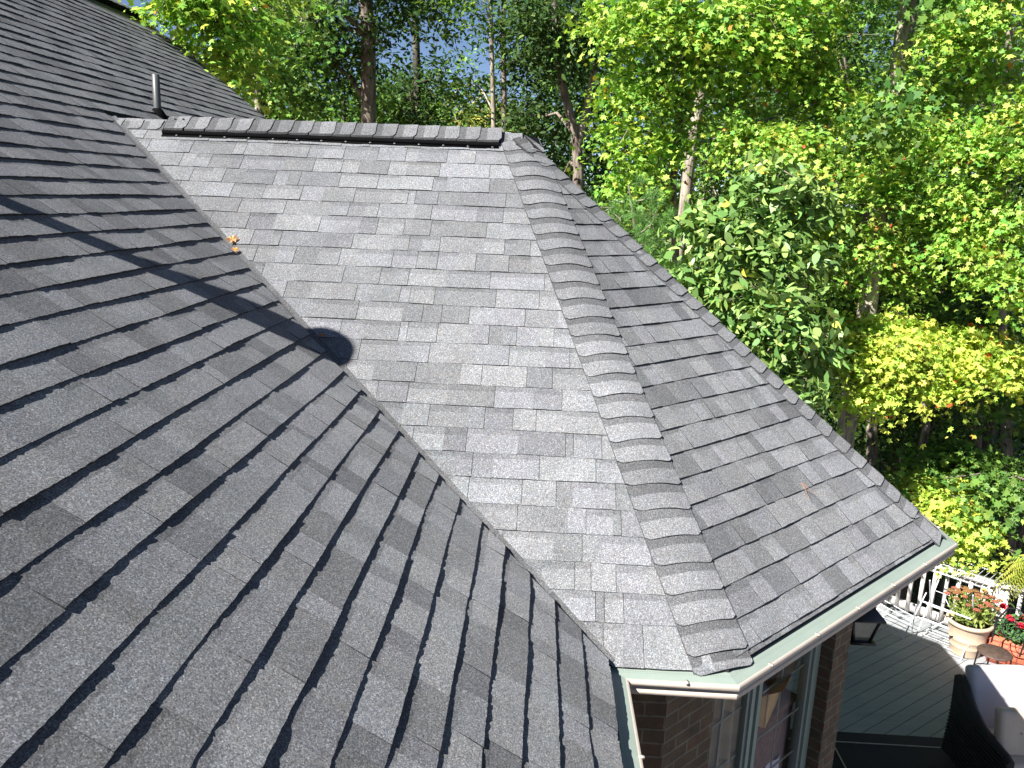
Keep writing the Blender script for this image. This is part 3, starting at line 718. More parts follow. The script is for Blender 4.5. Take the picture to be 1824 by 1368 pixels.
# ------------------------------------------------------------------ ground
GZ0 = -6.75
def gh(x, y):
    d = max(0.0, math.hypot(x-3, y-2)-9)
    return GZ0 - 0.012*d + 0.18*math.sin(x*0.21+1)*math.cos(y*0.17) * min(1, d/6)
mb = MB(); xs = np.concatenate([np.linspace(-300, -40, 10), np.linspace(-36, 60, 70), np.linspace(70, 300, 10)]); ys = np.concatenate([np.linspace(-120, -14, 8), np.linspace(-10, 70, 70), np.linspace(80, 400, 14)])
rows = [[(x, y, gh(x, y)) for x in xs] for y in ys]; mb.grid(rows)
def ground_mat():
    m, nt, p = new_mat('woodland_ground')
    n = noise(nt, 0.16, 4); lit = mixc(nt, (0.10, 0.055, 0.03), (0.20, 0.12, 0.07), ramp(nt, noise(nt, 9, 6, 0.7), [(0.35, 0), (0.65, 1)]))
    grass = mixc(nt, (0.025, 0.06, 0.015), (0.06, 0.12, 0.03), ramp(nt, noise(nt, 5, 5), [(0.35, 0), (0.65, 1)]))
    # a mown lawn clearing beyond the trees, leaf litter elsewhere
    sep = nt.nodes.new('ShaderNodeSeparateXYZ'); nt.links.new(nt.nodes['TC'].outputs['Object'], sep.inputs[0])
    mth = nt.nodes.new('ShaderNodeMath'); mth.operation = 'MULTIPLY_ADD'; nt.links.new(n, mth.inputs[0]); mth.inputs[1].default_value = 10; nt.links.new(sep.outputs[1], mth.inputs[2])
    f = ramp(nt, mth.outputs[0], [(0.0, 0.0), (1.0, 1.0)])
    mr = nt.nodes.new('ShaderNodeMapRange'); nt.links.new(mth.outputs[0], mr.inputs[0]); mr.inputs[1].default_value = 19; mr.inputs[2].default_value = 23
    nt.links.new(mixc(nt, lit, grass, mr.outputs[0]), p.inputs['Base Color']); p.inputs['Roughness'].default_value = 1.0
    bump(nt, p, noise(nt, 20, 5), 0.6, 0.05)
    return m
tag(mb.build('ground', ground_mat(), smooth=True), kind='structure')

# ------------------------------------------------------------------ deck
DZ = -5.8; RA = Vector((5.295, 4.522, 0)); RDIR = Vector((1, -1, 0)).normalized(); ROUT = Vector((1, 1, 0)).normalized()
CORNER = RA + RDIR*1.12
def deck():
    ang = math.radians(37); u = Vector((math.cos(ang), math.sin(ang), 0)); v = Vector((-math.sin(ang), math.cos(ang), 0)); rng = random.Random(8)
    mb = MB(); O = Vector((4, 1, DZ))
    lim = (RA + ROUT*0.10)
    planes = [(u.dot(ROUT), v.dot(ROUT), (lim-O).dot(ROUT)-0.0), (-u.x, -v.x, O.x-0.3), (u.x, v.x, 9.0-O.x), (-u.y, -v.y, 9.0+O.y), (u.y, v.y, 5.9-O.y)]
    k = -90
    while k < 90:
        v0 = k*0.142; v1 = v0+0.1365; k += 1
        q = [(-14, v0), (14, v0), (14, v1), (-14, v1)]
        for a, b, c in planes:
            q = clip(q, a, b, c) if q else q
        if len(q) < 3: continue
        P = [O+u*a+v*b for a, b in q]; t = rng.uniform(0.90, 1.08); col = (t, t, t*rng.uniform(0.98, 1.03))
        area = sum(q[i][0]*q[(i+1) % len(q)][1]-q[(i+1) % len(q)][0]*q[i][1] for i in range(len(q)))
        if area < 0: P = P[::-1]
        mb.poly(P, col)
        for i in range(len(P)):
            a, b = P[i], P[(i+1) % len(P)]; mb.poly([a, a-Vector((0, 0, 0.03)), b-Vector((0, 0, 0.03)), b], (0.4, 0.4, 0.4))
    m, nt, p = new_mat('grey_deck_paint')
    mp = nt.nodes.new('ShaderNodeMapping'); tc = nt.nodes.new('ShaderNodeTexCoord'); tc.name = 'TC'; nt.links.new(tc.outputs['Object'], mp.inputs[0])
    mp.inputs['Rotation'].default_value = (0, 0, -ang); mp.inputs['Scale'].default_value = (1.5, 30, 1)
    g = ramp(nt, noise(nt, 1.0, 5, 0.6, mp.outputs[0]), [(0.3, 0.88), (0.7, 1.08)])
    c = mixc(nt, mixc(nt, (0.27, 0.285, 0.295), (0.31, 0.32, 0.325), ramp(nt, noise(nt, 2.5, 4), [(0.3, 0), (0.7, 1)])), g, 1.0, 'MULTIPLY')
    nt.links.new(mixc(nt, c, attr(nt), 1.0, 'MULTIPLY'), p.inputs['Base Color']); p.inputs['Roughness'].default_value = 0.6
    t = mb.build('deck', m); tag(t, 'raised grey painted deck of diagonal boards beside the wing', 'deck')
    mb = MB()
    e0 = RA - RDIR*3 + ROUT*0.09; e1 = CORNER + RDIR*0.1 + ROUT*0.09
    mb.bar((e0.x, e0.y, DZ-0.14), (e1.x, e1.y, DZ-0.14), 0.04, 0.22)
    for k in range(5):
        p = e0 + (e1-e0)*(k/4) - ROUT*0.12; mb.bar((p.x, p.y, DZ-0.04), (p.x, p.y, -7.2), 0.1, 0.1, up=(1, 0, 0))
    o = mb.build('deck_frame', simple('deck_timber', (0.20, 0.16, 0.12), 0.9), t)
deck()
# rug
t = empty('rug', (3.0, 0.0, DZ+0.006), 0, 'navy woven outdoor rug with a thin cream border line on the deck', 'rug')
mb = MB(); mb.box((1.7, 0.2, 0.0), (5.0, 3.02, 0.008)); mb.build('woven_field', simple('navy_weave', (0.012, 0.016, 0.035), 0.9, 0.5, 180, bmp=0.5, bscale=300), t)
mb = MB(); mb.box((1.7, 1.54, 0.0065), (4.6, 0.014, 0.003)); mb.box((0.41, 0.0, 0.0065), (0.014, 3.06, 0.003)); mb.build('border_line', simple('cream_stripe', (0.5, 0.42, 0.33), 0.9), t)

# railing
def rail(name, P, Q, label, first=True):
    P = Vector(P); Q = Vector(Q); d = (Q-P).normalized(); t = empty(name, (P.x, P.y, DZ), 0, label, 'railing', 'white deck railings'); inv = Matrix.Translation((-P.x, -P.y, -DZ))
    ln = (Q-P).length
    def add(mb, nm):
        o = mb.build(nm, WHITE, t); o.matrix_parent_inverse = inv; return o
    z = lambda p, h: (p.x, p.y, DZ+h)
    mb = MB(); mb.bar(z(P-d*0.02, 0.84), z(Q+d*0.02, 0.84), 0.20, 0.036); add(mb, 'cap_rail')
    mb = MB(); mb.bar(z(P, 0.775), z(Q, 0.775), 0.04, 0.09); add(mb, 'top_rail')
    mb = MB(); mb.bar(z(P, 0.13), z(Q, 0.13), 0.04, 0.12); add(mb, 'bottom_rail')
    s = 0.07
    while s < ln:
        p = P + d*s - Vector((-d.y, d.x, 0))*0.0; mb = MB(); mb.bar((p.x-ROUT.x*0.04, p.y-ROUT.y*0.04, DZ+0.07), (p.x-ROUT.x*0.04, p.y-ROUT.y*0.04, DZ+0.82), 0.045, 0.045, up=tuple(d)); add(mb, 'baluster'); s += 0.143
    for p in (P, Q):
        mb = MB(); mb.bar(z(p, -0.1), z(p, 0.86), 0.09, 0.09, up=tuple(d)); add(mb, 'post')
rail('deck_railing', RA - RDIR*1.35, CORNER, 'white painted deck railing behind the drying rack and flower pots')
rail('deck_railing', CORNER + Vector((0.10, 0.0, 0)), CORNER + Vector((2.4, -1.35, 0)), 'shaded stretch of deck railing below the yellow green fern')

# folding drying rack of white wire
def rack():
    o0 = Vector((5.36, 3.86, 0)); u = RDIR; v = ROUT
    t = empty('drying_rack', (o0.x, o0.y, DZ), 0, 'white wire folding drying rack standing against the deck railing', 'drying rack'); inv = Matrix.Translation((-o0.x, -o0.y, -DZ))
    def add(mb, nm):
        o = mb.build(nm, WIREW, t, smooth=True); o.matrix_parent_inverse = inv
    def W(a, b, h): p = o0 + u*a + v*b; return (p.x, p.y, DZ+h)
    ht = 0.915
    mb = MB(); mb.tube([W(0, 0, ht), W(0.62, 0, ht), W(0.62, 0.62, ht), W(0, 0.62, ht), W(0, 0, ht)], 0.009, 8, cap=False); add(mb, 'shelf_frame')
    mb = MB()
    for k in range(1, 9): mb.tube([W(0.07*k, 0, ht+0.004), W(0.07*k, 0.62, ht+0.004)], 0.0035, 5)
    mb.tube([W(0.22, 0, ht+0.01), W(0.40, 0.62, ht+0.01)], 0.004, 5); mb.tube([W(0.0, 0.31, ht), W(0.62, 0.31, ht)], 0.004, 5); add(mb, 'shelf_wires')
    for a, b0, b1 in ((0.60, -0.30, 0.25), (0.57, 0.20, -0.28), (0.04, -0.30, 0.25), (0.07, 0.20, -0.28)):
        mb = MB(); mb.tube([W(a-0.05, b0+0.05, 0.0), W(a-0.02, (b0+b1)/2, 0.46), W(a, b1, ht-0.02)], 0.009, 8); add(mb, 'leg')
    rods = []
    for h, b in ((0.03, -0.24), (0.03, -0.14), (0.03, -0.02), (0.03, 0.12), (0.03, 0.2), (0.30, -0.12), (0.46, -0.04), (0.62, 0.10)): rods.append((h, b))
    for h, b in rods:
        mb = MB(); mb.tube([W(0.0, b, h), W(0.58, b, h)], 0.0045, 6); add(mb, 'rod')
    mb = MB(); mb.tube([W(0.0, -0.30, 0.60), W(0.60, -0.30, 0.60)], 0.011, 8); mb.tube([W(0.02, -0.36, 0.40), W(0.40, -0.36, 0.40)], 0.011, 8)
    mb.tube([W(0.6, -0.2, 0.2), W(0.2, 0.0, 0.6)], 0.005, 6); mb.tube([W(0.1, -0.2, 0.2), W(0.5, 0.0, 0.6)], 0.005, 6); add(mb, 'brace')
    # the shut second wing lying folded at its left end
    mb = MB()
    for k in range(6): mb.tube([W(-0.55, -0.32+0.055*k, 0.06+0.05*k), W(-0.10, -0.32+0.055*k, 0.03+0.04*k)], 0.006, 6)
    mb.tube([W(-0.12, -0.34, 0.02), W(-0.02, -0.05, 0.62)], 0.008, 6); mb.tube([W(-0.55, -0.32, 0.06), W(-0.55, 0.0, 0.36)], 0.007, 6); mb.tube([W(-0.12, -0.05, 0.02), W(-0.02, -0.35, 0.55)], 0.008, 6); add(mb, 'folded_wing')
rack()

# flower pots
def leafcloud(mb, c, r, n, size, cols, seed, up=0.3):
    rng = random.Random(seed)
    for i in range(n):
        d = Vector((rng.gauss(0, 1), rng.gauss(0, 1), rng.gauss(0, 1))).normalized(); q = rng.random()**0.45
        p = Vector(c) + Vector((d.x*r[0]*q, d.y*r[1]*q, d.z*r[2]*q)); nn = (d + Vector((rng.gauss(0, .5), rng.gauss(0, .5), up+rng.gauss(0, .5)))).normalized()
        a = nn.orthogonal().normalized(); b = nn.cross(a); th = rng.random()*6.28; a, b = a*math.cos(th)+b*math.sin(th), b*math.cos(th)-a*math.sin(th)
        s = size*rng.uniform(0.6, 1.25); c_ = rng.choice(cols); f = rng.uniform(0.8, 1.2); c_ = tuple(x*f for x in c_)
        mb.poly([p-a*s, p-a*s*0.2+b*s*0.42, p+a*s], c_); mb.poly([p-a*s, p+a*s, p-a*s*0.2-b*s*0.42+nn*s*0.2], c_)
PX = Vector((5.72, 3.50, DZ))
t = empty('flower_pot', PX, 0, 'cream banded ceramic pot holding the rust flowered sedum', 'pot')
mb = MB(); mb.lathe([(0.001, 0.0), (0.165, 0.0), (0.172, 0.02), (0.178, 0.10), (0.19, 0.115), (0.192, 0.13), (0.188, 0.14), (0.205, 0.20), (0.214, 0.215), (0.216, 0.23), (0.21, 0.24), (0.225, 0.31), (0.232, 0.38), (0.245, 0.40), (0.262, 0.41), (0.268, 0.43), (0.262, 0.45), (0.235, 0.455), (0.228, 0.42), (0.22, 0.36)], 48)
mb.build('pot_body', simple('cream_glaze', (0.50, 0.38, 0.27), 0.55, 0.1, 14), t, smooth=True)
mb = MB(); mb.lathe([(0.001, 0.40), (0.225, 0.40)], 24); mb.build('soil', simple('potting_soil', (0.04, 0.025, 0.018), 1.0), t)
def sedum():
    t = empty('sedum_plant', PX + Vector((0, 0, 0.40)), 0, 'sedum with flat rust orange flower heads in the cream pot', 'plant'); t.scale = (0.88, 0.88, 0.95); rng = random.Random(4)
    st = MB(); lf = MB(); fl = MB(); leafs = [(0.24, 0.32, 0.07), (0.30, 0.37, 0.09), (0.20, 0.28, 0.06), (0.36, 0.40, 0.11)]
    for i in range(32):
        th = i*2.4; r = 0.30*math.sqrt((i+0.5)/32); hgt = 0.44 - 0.9*r*r + rng.uniform(-0.05, 0.03)
        top = Vector((r*math.cos(th)*1.15, r*math.sin(th)*1.15, hgt)); b0 = Vector((top.x*0.4, top.y*0.4, 0))
        st.tube([b0, (b0+top)/2+Vector((top.x*0.1, top.y*0.1, 0)), top], 0.005, 5)
        col = rng.choice([(0.38, 0.17, 0.08), (0.40, 0.21, 0.08), (0.45, 0.16, 0.10), (0.33, 0.20, 0.08)])
        R = rng.uniform(0.03, 0.050)
        for k in range(70):
            a = rng.random()*6.28; rr = R*math.sqrt(rng.random()); p = top + Vector((rr*math.cos(a), rr*math.sin(a), 0.012-rr*rr*5+rng.uniform(-.006, .006))); f = rng.uniform(0.7, 1.3)
            fl.box(p, (0.011, 0.011, 0.009), rng.random()*3, tuple(x*f for x in col))
        for k in range(9):
            q = b0.lerp(top, 0.25+0.7*k/9); leafcloud(lf, q, (0.035, 0.035, 0.02), 2, 0.036, leafs, rng.random(), 0.8)
    leafcloud(lf, (0, 0, 0.14), (0.28, 0.28, 0.12), 380, 0.045, leafs, 9, 0.8)
    st.build('stem', simple('green_stem', (0.20, 0.26, 0.08), 0.7), t); lf.build('leaves', LEAF, t); fl.build('flower_heads', LEAF, t)
sedum()
# red planter with geraniums
PG = Vector(on_z(1812, 1172, DZ+0.1)); PG.z = DZ
t = empty('planter', PG, -0.6, 'red brick coloured box planter holding the geraniums beside the iron chair', 'planter')
mb = MB(); mb.box((0, 0, 0.16), (0.62, 0.26, 0.32)); o = mb.build('planter_box', simple('red_terracotta', (0.50, 0.12, 0.06), 0.8, 0.15, 30), t)
mb = MB()
for k in range(5): mb.box((0, -0.134, 0.04+0.065*k), (0.64, 0.008, 0.012))
for k in range(7): mb.box((-0.3+0.1*k, -0.135, 0.17), (0.012, 0.008, 0.3))
mb.build('lattice', simple('dark_red_lattice', (0.30, 0.07, 0.04), 0.8), t)
t = empty('geranium', PG + Vector((0, 0, 0.3)), -0.6, 'geranium with bright red flower clusters in the red planter', 'plant')
mb = MB(); leafcloud(mb, (0, 0, 0.16), (0.34, 0.18, 0.20), 700, 0.045, [(0.07, 0.16, 0.05), (0.10, 0.22, 0.06), (0.05, 0.12, 0.05)], 12, 0.8); mb.build('leaves', LEAF, t)
rng = random.Random(6)
for k in range(11):
    mb = MB(); leafcloud(mb, (rng.uniform(-.3, .3), rng.uniform(-.16, .16), rng.uniform(.26, .40)), (0.045, 0.045, 0.035), 70, 0.022, [(0.75, 0.02, 0.06), (0.85, 0.05, 0.10), (0.6, 0.02, 0.04)], 20+k, 0.6); mb.build('flower_cluster', LEAF, t)
# wrought iron chair with a round seat
def iron_chair():
    c = Vector(on_z(1772, 1163, DZ+0.44)); c.z = DZ; t = empty('iron_chair', c, 0.5, 'black wrought iron bistro chair with round seat beside the cream pot', 'chair')
    mb = MB(); mb.lathe([(0.001, 0.455), (0.175, 0.455), (0.185, 0.445), (0.175, 0.435), (0.001, 0.435)], 32); mb.build('seat', simple('worn_seat', (0.07, 0.045, 0.035), 0.6, 0.4, 30), t)
    for k in range(4):
        a = math.pi/4+k*math.pi/2; mb = MB(); mb.tube([(0.17*math.cos(a), 0.17*math.sin(a), 0.44), (0.19*math.cos(a), 0.19*math.sin(a), 0.2), (0.24*math.cos(a), 0.24*math.sin(a), 0.0)], 0.009, 6); mb.build('leg', BLACKM, t)
    mb = MB(); mb.tube([(0.19, -0.17, 0.44), (0.24, -0.18, 0.72), (0.27, -0.10, 0.90), (0.28, 0, 0.94), (0.27, 0.10, 0.90), (0.24, 0.18, 0.72), (0.19, 0.17, 0.44)], 0.010, 8)
    pts = [(0.24+0.02*math.sin(a*2), 0.10*math.sin(a), 0.70+0.13*math.cos(a)) for a in np.linspace(0, 6.28, 22)]; mb.tube(pts, 0.006, 6)
    pts = [(0.24, 0.05*math.sin(a), 0.70+0.07*math.cos(a)) for a in np.linspace(0, 6.28, 16)]; mb.tube(pts, 0.005, 6)
    mb.build('backrest', BLACKM, t)
    mb = MB(); mb.tube([(0.2*math.cos(a), 0.2*math.sin(a), 0.18) for a in np.linspace(0, 6.28, 24)], 0.006, 6); mb.build('stretcher', BLACKM, t)
iron_chair()
# wicker armchair with cushions
def armchair():
    bx, by = 4.94, 1.10; t = empty('wicker_armchair', (bx, by, DZ-0.0), math.radians(5), 'dark wicker armchair with pale cushions on the deck, facing the camera', 'armchair'); t.scale = (0.9, 0.95, 0.97)
    WK = simple('dark_wicker', (0.022, 0.017, 0.014), 0.5, 0.5, 90, bmp=1.0, bscale=160)
    CU_ = simple('pale_lilac_cushion', (0.53, 0.50, 0.51), 0.9, 0.04, 6, bmp=0.25, bscale=240); CB = simple('beige_cushion', (0.70, 0.54, 0.40), 0.9, 0.05, 6, bmp=0.3, bscale=220)
    def side(sx):
        # profile seen from the side: (y, ztop); y=+0.42 is the back
        prof = [(0.44, 0.91), (0.36, 0.90), (0.26, 0.84), (0.12, 0.73), (-0.04, 0.66), (-0.22, 0.62), (-0.42, 0.61), (-0.50, 0.58)]
        mb = MB(); th = 0.065; x0 = sx*0.36; x1 = sx*(0.36+th)
        rows = []
        for y, z in prof:
            fl = 0.03 if z > 0.7 else 0.0
            rows.append([(x0, y, 0.05), (x0, y, z), (x0+sx*th*0.5, y, z+0.015), (x1+sx*fl, y, z), (x1+sx*0.005, y, 0.45), (x1+sx*0.03, y*1.02, 0.05)])
        mb.grid(rows, closed=True); mb.poly(rows[0]); mb.poly(rows[-1][::-1])
        # horizontal weave ribs
        for k in range(22):
            z = 0.07+k*0.04; ys = [y for y, zz in prof if zz > z]
            if len(ys) > 1: mb.tube([(x1+sx*(0.028-0.02*min(1, k/11)), ys[0], z), (x1+sx*(0.028-0.02*min(1, k/11)), ys[-1], z)], 0.014, 5)
        return mb.build('side_panel', WK, t)
    side(-1); side(1)
    mb = MB(); mb.box((0, 0.43, 0.48), (0.72, 0.06, 0.84)); mb.build('back_panel', WK, t)
    mb = MB(); mb.box((0, -0.03, 0.28), (0.715, 0.86, 0.16)); mb.box((0, -0.44, 0.18), (0.715, 0.05, 0.26)); mb.build('seat_base', WK, t)
    def cushion(nm, cen, size, mat, rx=0.0, rz=0.0, button=False, label=None):
        bm = bmesh.new(); bmesh.ops.create_cube(bm, size=1.0); 
        for v in bm.verts: v.co = Vector((v.co.x*size[0], v.co.y*size[1], v.co.z*size[2]))
        bmesh.ops.bevel(bm, geom=list(bm.edges), offset=min(size)*0.38, segments=4, affect='EDGES', profile=0.6)
        bmesh.ops.subdivide_edges(bm, edges=[e for e in bm.edges if e.calc_length() > 0.15], cuts=5, use_grid_fill=True)
        for v in bm.verts:
            dx, dz = v.co.x/(size[0]/2), v.co.z/(size[2]/2)
            if button: v.co.y -= math.copysign(0.035*math.exp(-(dx*dx+dz*dz)*5), v.co.y); v.co.y += 0.012*math.copysign(1, v.co.y)*(1-dx*dx)*(1-dz*dz)
            v.co += Vector((math.sin(v.co.y*17+v.co.z*9), math.sin(v.co.x*15+2), math.sin(v.co.x*12+v.co.y*9)))*0.003
        me = bpy.data.meshes.new(nm); bm.to_mesh(me); bm.free(); me.polygons.foreach_set('use_smooth', np.ones(len(me.polygons), dtype=bool)); me.materials.append(mat)
        o = bpy.data.objects.new(nm, me); link(o, t); o.location = cen; o.rotation_euler = (rx, 0, rz)
        if label: o['label'] = label
        return o
    cushion('back_cushion', (0.0, 0.30, 0.73), (0.69, 0.17, 0.66), CU_, rx=-0.35)
    cushion('seat_cushion', (0, -0.08, 0.44), (0.69, 0.74, 0.15), CB)
    p = cushion('pillow', (-0.13, -0.20, 0.70), (0.46, 0.15, 0.44), CB, rx=-0.25, rz=-0.1, button=True, label='beige tufted pillow with a button')
    mb = MB(); mb.lathe([(0.014, 0), (0.010, 0.006), (0.001, 0.008)], 12); o = mb.build('button', CB, p); o.rotation_euler = (math.pi/2, 0, 0); o.location = (0, -0.062, 0)
armchair()

# fern on the railing
def fern():
    c = Vector((6.50, 3.50, DZ+0.86)); t = empty('fern', c, 0, 'yellow green arching fern in a small pot on the shaded railing', 'fern'); rs = np.random.RandomState(3)
    mb = MB(); mb.lathe([(0.001, 0.0), (0.10, 0.0), (0.13, 0.17), (0.14, 0.18), (0.12, 0.18), (0.001, 0.16)], 24); mb.build('pot', simple('brown_fern_pot', (0.10, 0.06, 0.04), 0.7), t)
    V = []; F = MB()
    for i in range(120):
        th = rs.uniform(0, 6.283); l = rs.uniform(0.40, 0.72); rise = rs.uniform(0.08, 0.50); d = Vector((math.cos(th), math.sin(th), 0)); s = Vector((-d.y, d.x, 0)); n = 20
        f0 = rs.uniform(0.8, 1.2); col = [(0.36, 0.40, 0.07), (0.28, 0.36, 0.06), (0.44, 0.44, 0.10)][rs.randint(3)]
        for k in range(n):
            q = k/n; p = d*(l*(q-0.25*q*q)) + Vector((0, 0, 0.18+rise*math.sin(q*2.0)*0.8 - 0.75*l*q*q)); q2 = (k+0.6)/n
            w = 0.075*math.sin(math.pi*min(1, 0.15+q*0.85))**0.7; h = l/n*0.42
            for sg in (-1, 1):
                tip = p + s*(sg*w) + d*h*1.2 - Vector((0, 0, w*0.45)); f = f0*rs.uniform(0.8, 1.2)
                F.poly([p - d*h*0.5, tip, p + d*h*0.9], tuple(x*f for x in col))
    F.build('fronds', LEAF, t)
fern()

# ------------------------------------------------------------------ trees
MAPLE = np.array([(0, -.45, 0), (.13, -.26, .0), (.42, -.30, -.07), (.30, -.04, .0), (.52, .16, -.10), (.19, .17, .03), (0, .56, -.08), (-.19, .17, .03), (-.52, .16, -.10), (-.30, -.04, .0), (-.42, -.30, -.07), (-.13, -.26, 0)])
OVAL = np.array([(0, -.5, -.05), (.2, -.2, .05), (.24, .12, .05), (0, .5, -.10), (-.24, .12, .05), (-.2, -.2, .05)])
OVAL2 = np.array([(0, -.5, -.04), (.20, -.1, .06), (.15, .25, .03), (0, .5, -.12), (-.15, .25, .03), (-.20, -.1, .06)])
FAR = np.array([(0, -.5, 0), (.3, -.05, .08), (.05, .5, 0), (-.3, .1, .08)])
def unit(a): return a/np.maximum(np.linalg.norm(a, axis=1, keepdims=True), 1e-9)
def leaf_mesh(name, mat, parent, Cc, Nn, size, col, tmpl, rs):
    n = len(Cc); k = len(tmpl); Nn = unit(Nn); r = unit(rs.normal(size=(n, 3))); a = unit(np.cross(Nn, r)); b = np.cross(Nn, a)
    s = size[:, None, None]; a = a*rs.uniform(0.6, 1.1, size=(n, 1)); Nn = Nn*rs.uniform(-0.5, 2.2, size=(n, 1)); a = a + b*rs.normal(size=(n, 1))*0.15
    V = Cc[:, None, :] + s*(tmpl[None, :, 0:1]*a[:, None, :] + tmpl[None, :, 1:2]*b[:, None, :] + tmpl[None, :, 2:3]*Nn[:, None, :])
    me = bpy.data.meshes.new(name); me.vertices.add(n*k); me.vertices.foreach_set('co', V.astype(np.float32).ravel())
    me.loops.add(n*k); me.loops.foreach_set('vertex_index', np.arange(n*k, dtype=np.int32))
    me.polygons.add(n); me.polygons.foreach_set('loop_start', (np.arange(n)*k).astype(np.int32))
    me.materials.append(mat); me.update(calc_edges=True)
    at_ = me.attributes.new('Col', 'FLOAT_COLOR', 'FACE'); cc = np.ones((n, 4), dtype=np.float32); cc[:, :3] = col; at_.data.foreach_set('color', cc.ravel())
    return link(bpy.data.objects.new(name, me), parent)
def palette(rs, n, pal, w, ncl, idx):
    pal = np.array(pal); w = np.array(w, float); w /= w.sum()
    base = pal[rs.choice(len(pal), n, p=w)]*1.35
    cl = rs.uniform(0.78, 1.22, size=(ncl, 1))[idx]; hue = rs.uniform(0.85, 1.15, size=(ncl, 1))[idx]
    c = base*cl*rs.uniform(0.75, 1.25, size=(n, 1)); c[:, 0:1] *= hue
    return c
PAL = {
 'maple': ([(0.27, 0.39, 0.065), (0.18, 0.33, 0.05), (0.35, 0.42, 0.09), (0.11, 0.24, 0.04), (0.45, 0.22, 0.06), (0.50, 0.07, 0.04)], [30, 34, 20, 18, 0.8, 0.35]),
 'mapleyellow': ([(0.36, 0.44, 0.07), (0.29, 0.41, 0.06), (0.43, 0.46, 0.09), (0.21, 0.34, 0.05), (0.50, 0.27, 0.06), (0.55, 0.08, 0.04)], [34, 34, 18, 14, 0.9, 0.4]),
 'gum': ([(0.22, 0.37, 0.06), (0.29, 0.41, 0.07), (0.12, 0.26, 0.04), (0.40, 0.39, 0.06), (0.50, 0.22, 0.06)], [38, 32, 26, 3, 0.5]),
 'green': ([(0.09, 0.18, 0.035), (0.13, 0.23, 0.045), (0.06, 0.13, 0.03), (0.18, 0.28, 0.06)], [36, 30, 26, 10]),
 'dark': ([(0.04, 0.085, 0.025), (0.06, 0.12, 0.03), (0.03, 0.06, 0.02), (0.11, 0.16, 0.04)], [36, 30, 30, 6]),
 'magnolia': ([(0.11, 0.20, 0.05), (0.17, 0.27, 0.07), (0.08, 0.15, 0.04), (0.24, 0.33, 0.09), (0.42, 0.40, 0.06)], [34, 30, 24, 12, 1]),
 'gold': ([(0.30, 0.32, 0.07), (0.20, 0.27, 0.06), (0.42, 0.33, 0.09), (0.35, 0.17, 0.06), (0.12, 0.19, 0.05)], [26, 30, 14, 6, 20]),
}
def tree(name, label, trunk, blobs, pal, size, tmpl=MAPLE, per=34, rc=0.55, bark=BARK, mat=LEAF, seed=1, group='trees of the wood beyond the roof', cat='tree', limbs=True, flat=0.28, out=0.6, jit=0.45, shell=0.5, branches=0.4):
    """trunk: list of (point, radius); blobs: list of (centre, (rx,ry,rz), clusters)"""
    rs = np.random.RandomState(seed); rng = random.Random(seed)
    base = Vector(trunk[0][0]); t = empty(name, base, 0, label, cat, group); inv = Matrix.Translation(-base)
    pts = [Vector(p) for p, r in trunk]
    mb = MB(); rr = [r for p, r in trunk]
    P2 = []; R2 = []
    for i in range(len(pts)-1):       # resample with a little wander
        m = max(1, int((pts[i+1]-pts[i]).length/0.8))
        for j in range(m):
            f = j/m; w = 0.0 if (i == 0 and j == 0) else 0.35*min(rr[i], rr[i+1])
            P2.append(pts[i].lerp(pts[i+1], f) + Vector((rng.uniform(-w, w), rng.uniform(-w, w), 0))); R2.append(rr[i]*(1-f)+rr[i+1]*f)
    P2.append(pts[-1]); R2.append(rr[-1]); mb.tube(P2, R2, 12)
    o = mb.build('trunk', bark, t, smooth=True); o.matrix_parent_inverse = inv
    Cs = []; bm_ = MB()
    for bi, (c, r, n) in enumerate(blobs):
        c = np.array(c, float); r = np.array(r, float); d = unit(rs.normal(size=(n, 3))); q = rs.uniform(size=(n, 1))**shell
        lump = 1 + 0.22*np.sin(d[:, 0:1]*5+bi)*np.cos(d[:, 2:3]*6+bi*2)
        cl = c + d*q*r*lump; Cs.append(np.hstack([cl, np.tile(c, (n, 1))]))
        cv = Vector(c); near = min(P2, key=lambda p: (p - cv - Vector((0, 0, -0.5*r[2]))).length + 0.0*p.z)
        if limbs:
            k = P2.index(near); rad = max(0.02, min(0.10, R2[k]*0.45)); mid = near.lerp(cv, 0.5) + Vector((0, 0, 0.12*(cv-near).length))
            bm_.tube([near, mid, cv], [rad, rad*0.7, rad*0.35], 7)
            for p in cl:
                if rng.random() < branches:
                    pv = Vector(p); m = cv.lerp(pv, 0.5)+Vector((rng.uniform(-.1, .1), rng.uniform(-.1, .1), rng.uniform(0, .15)))
                    bm_.tube([cv.lerp(mid, rng.uniform(0, .6)), m, pv], [rad*0.35, rad*0.25, 0.006], 4, cap=False)
    if bm_.f: o = bm_.build('limbs', bark, t, smooth=True); o.matrix_parent_inverse = inv
    A = np.vstack(Cs); ncl = len(A); idx = np.repeat(np.arange(ncl), per); n = len(idx)
    cl = A[idx, :3]; ce = A[idx, 3:]
    # each cluster is a drooping spray: a tilted disc
    nr = unit(rs.normal(size=(ncl, 3))*0.35 + np.array([0, 0, 1.0]) + unit(A[:, :3]-A[:, 3:])*out)[idx]
    off = rs.normal(size=(n, 3))*rc*0.55; off -= nr*np.sum(off*nr, axis=1, keepdims=True)*(1-flat)
    P = cl + off; P[:, 2] -= 0.25*np.linalg.norm(off, axis=1)**2/rc
    Nn = nr + rs.normal(size=(n, 3))*jit
    sz = size*rs.uniform(0.6, 1.3, size=n)
    o = leaf_mesh('crown', mat, t, P, Nn, sz, palette(rs, n, *PAL[pal], ncl, idx), tmpl, rs); o.matrix_parent_inverse = inv
    return t
def ground_under(p): return gh(p[0], p[1])
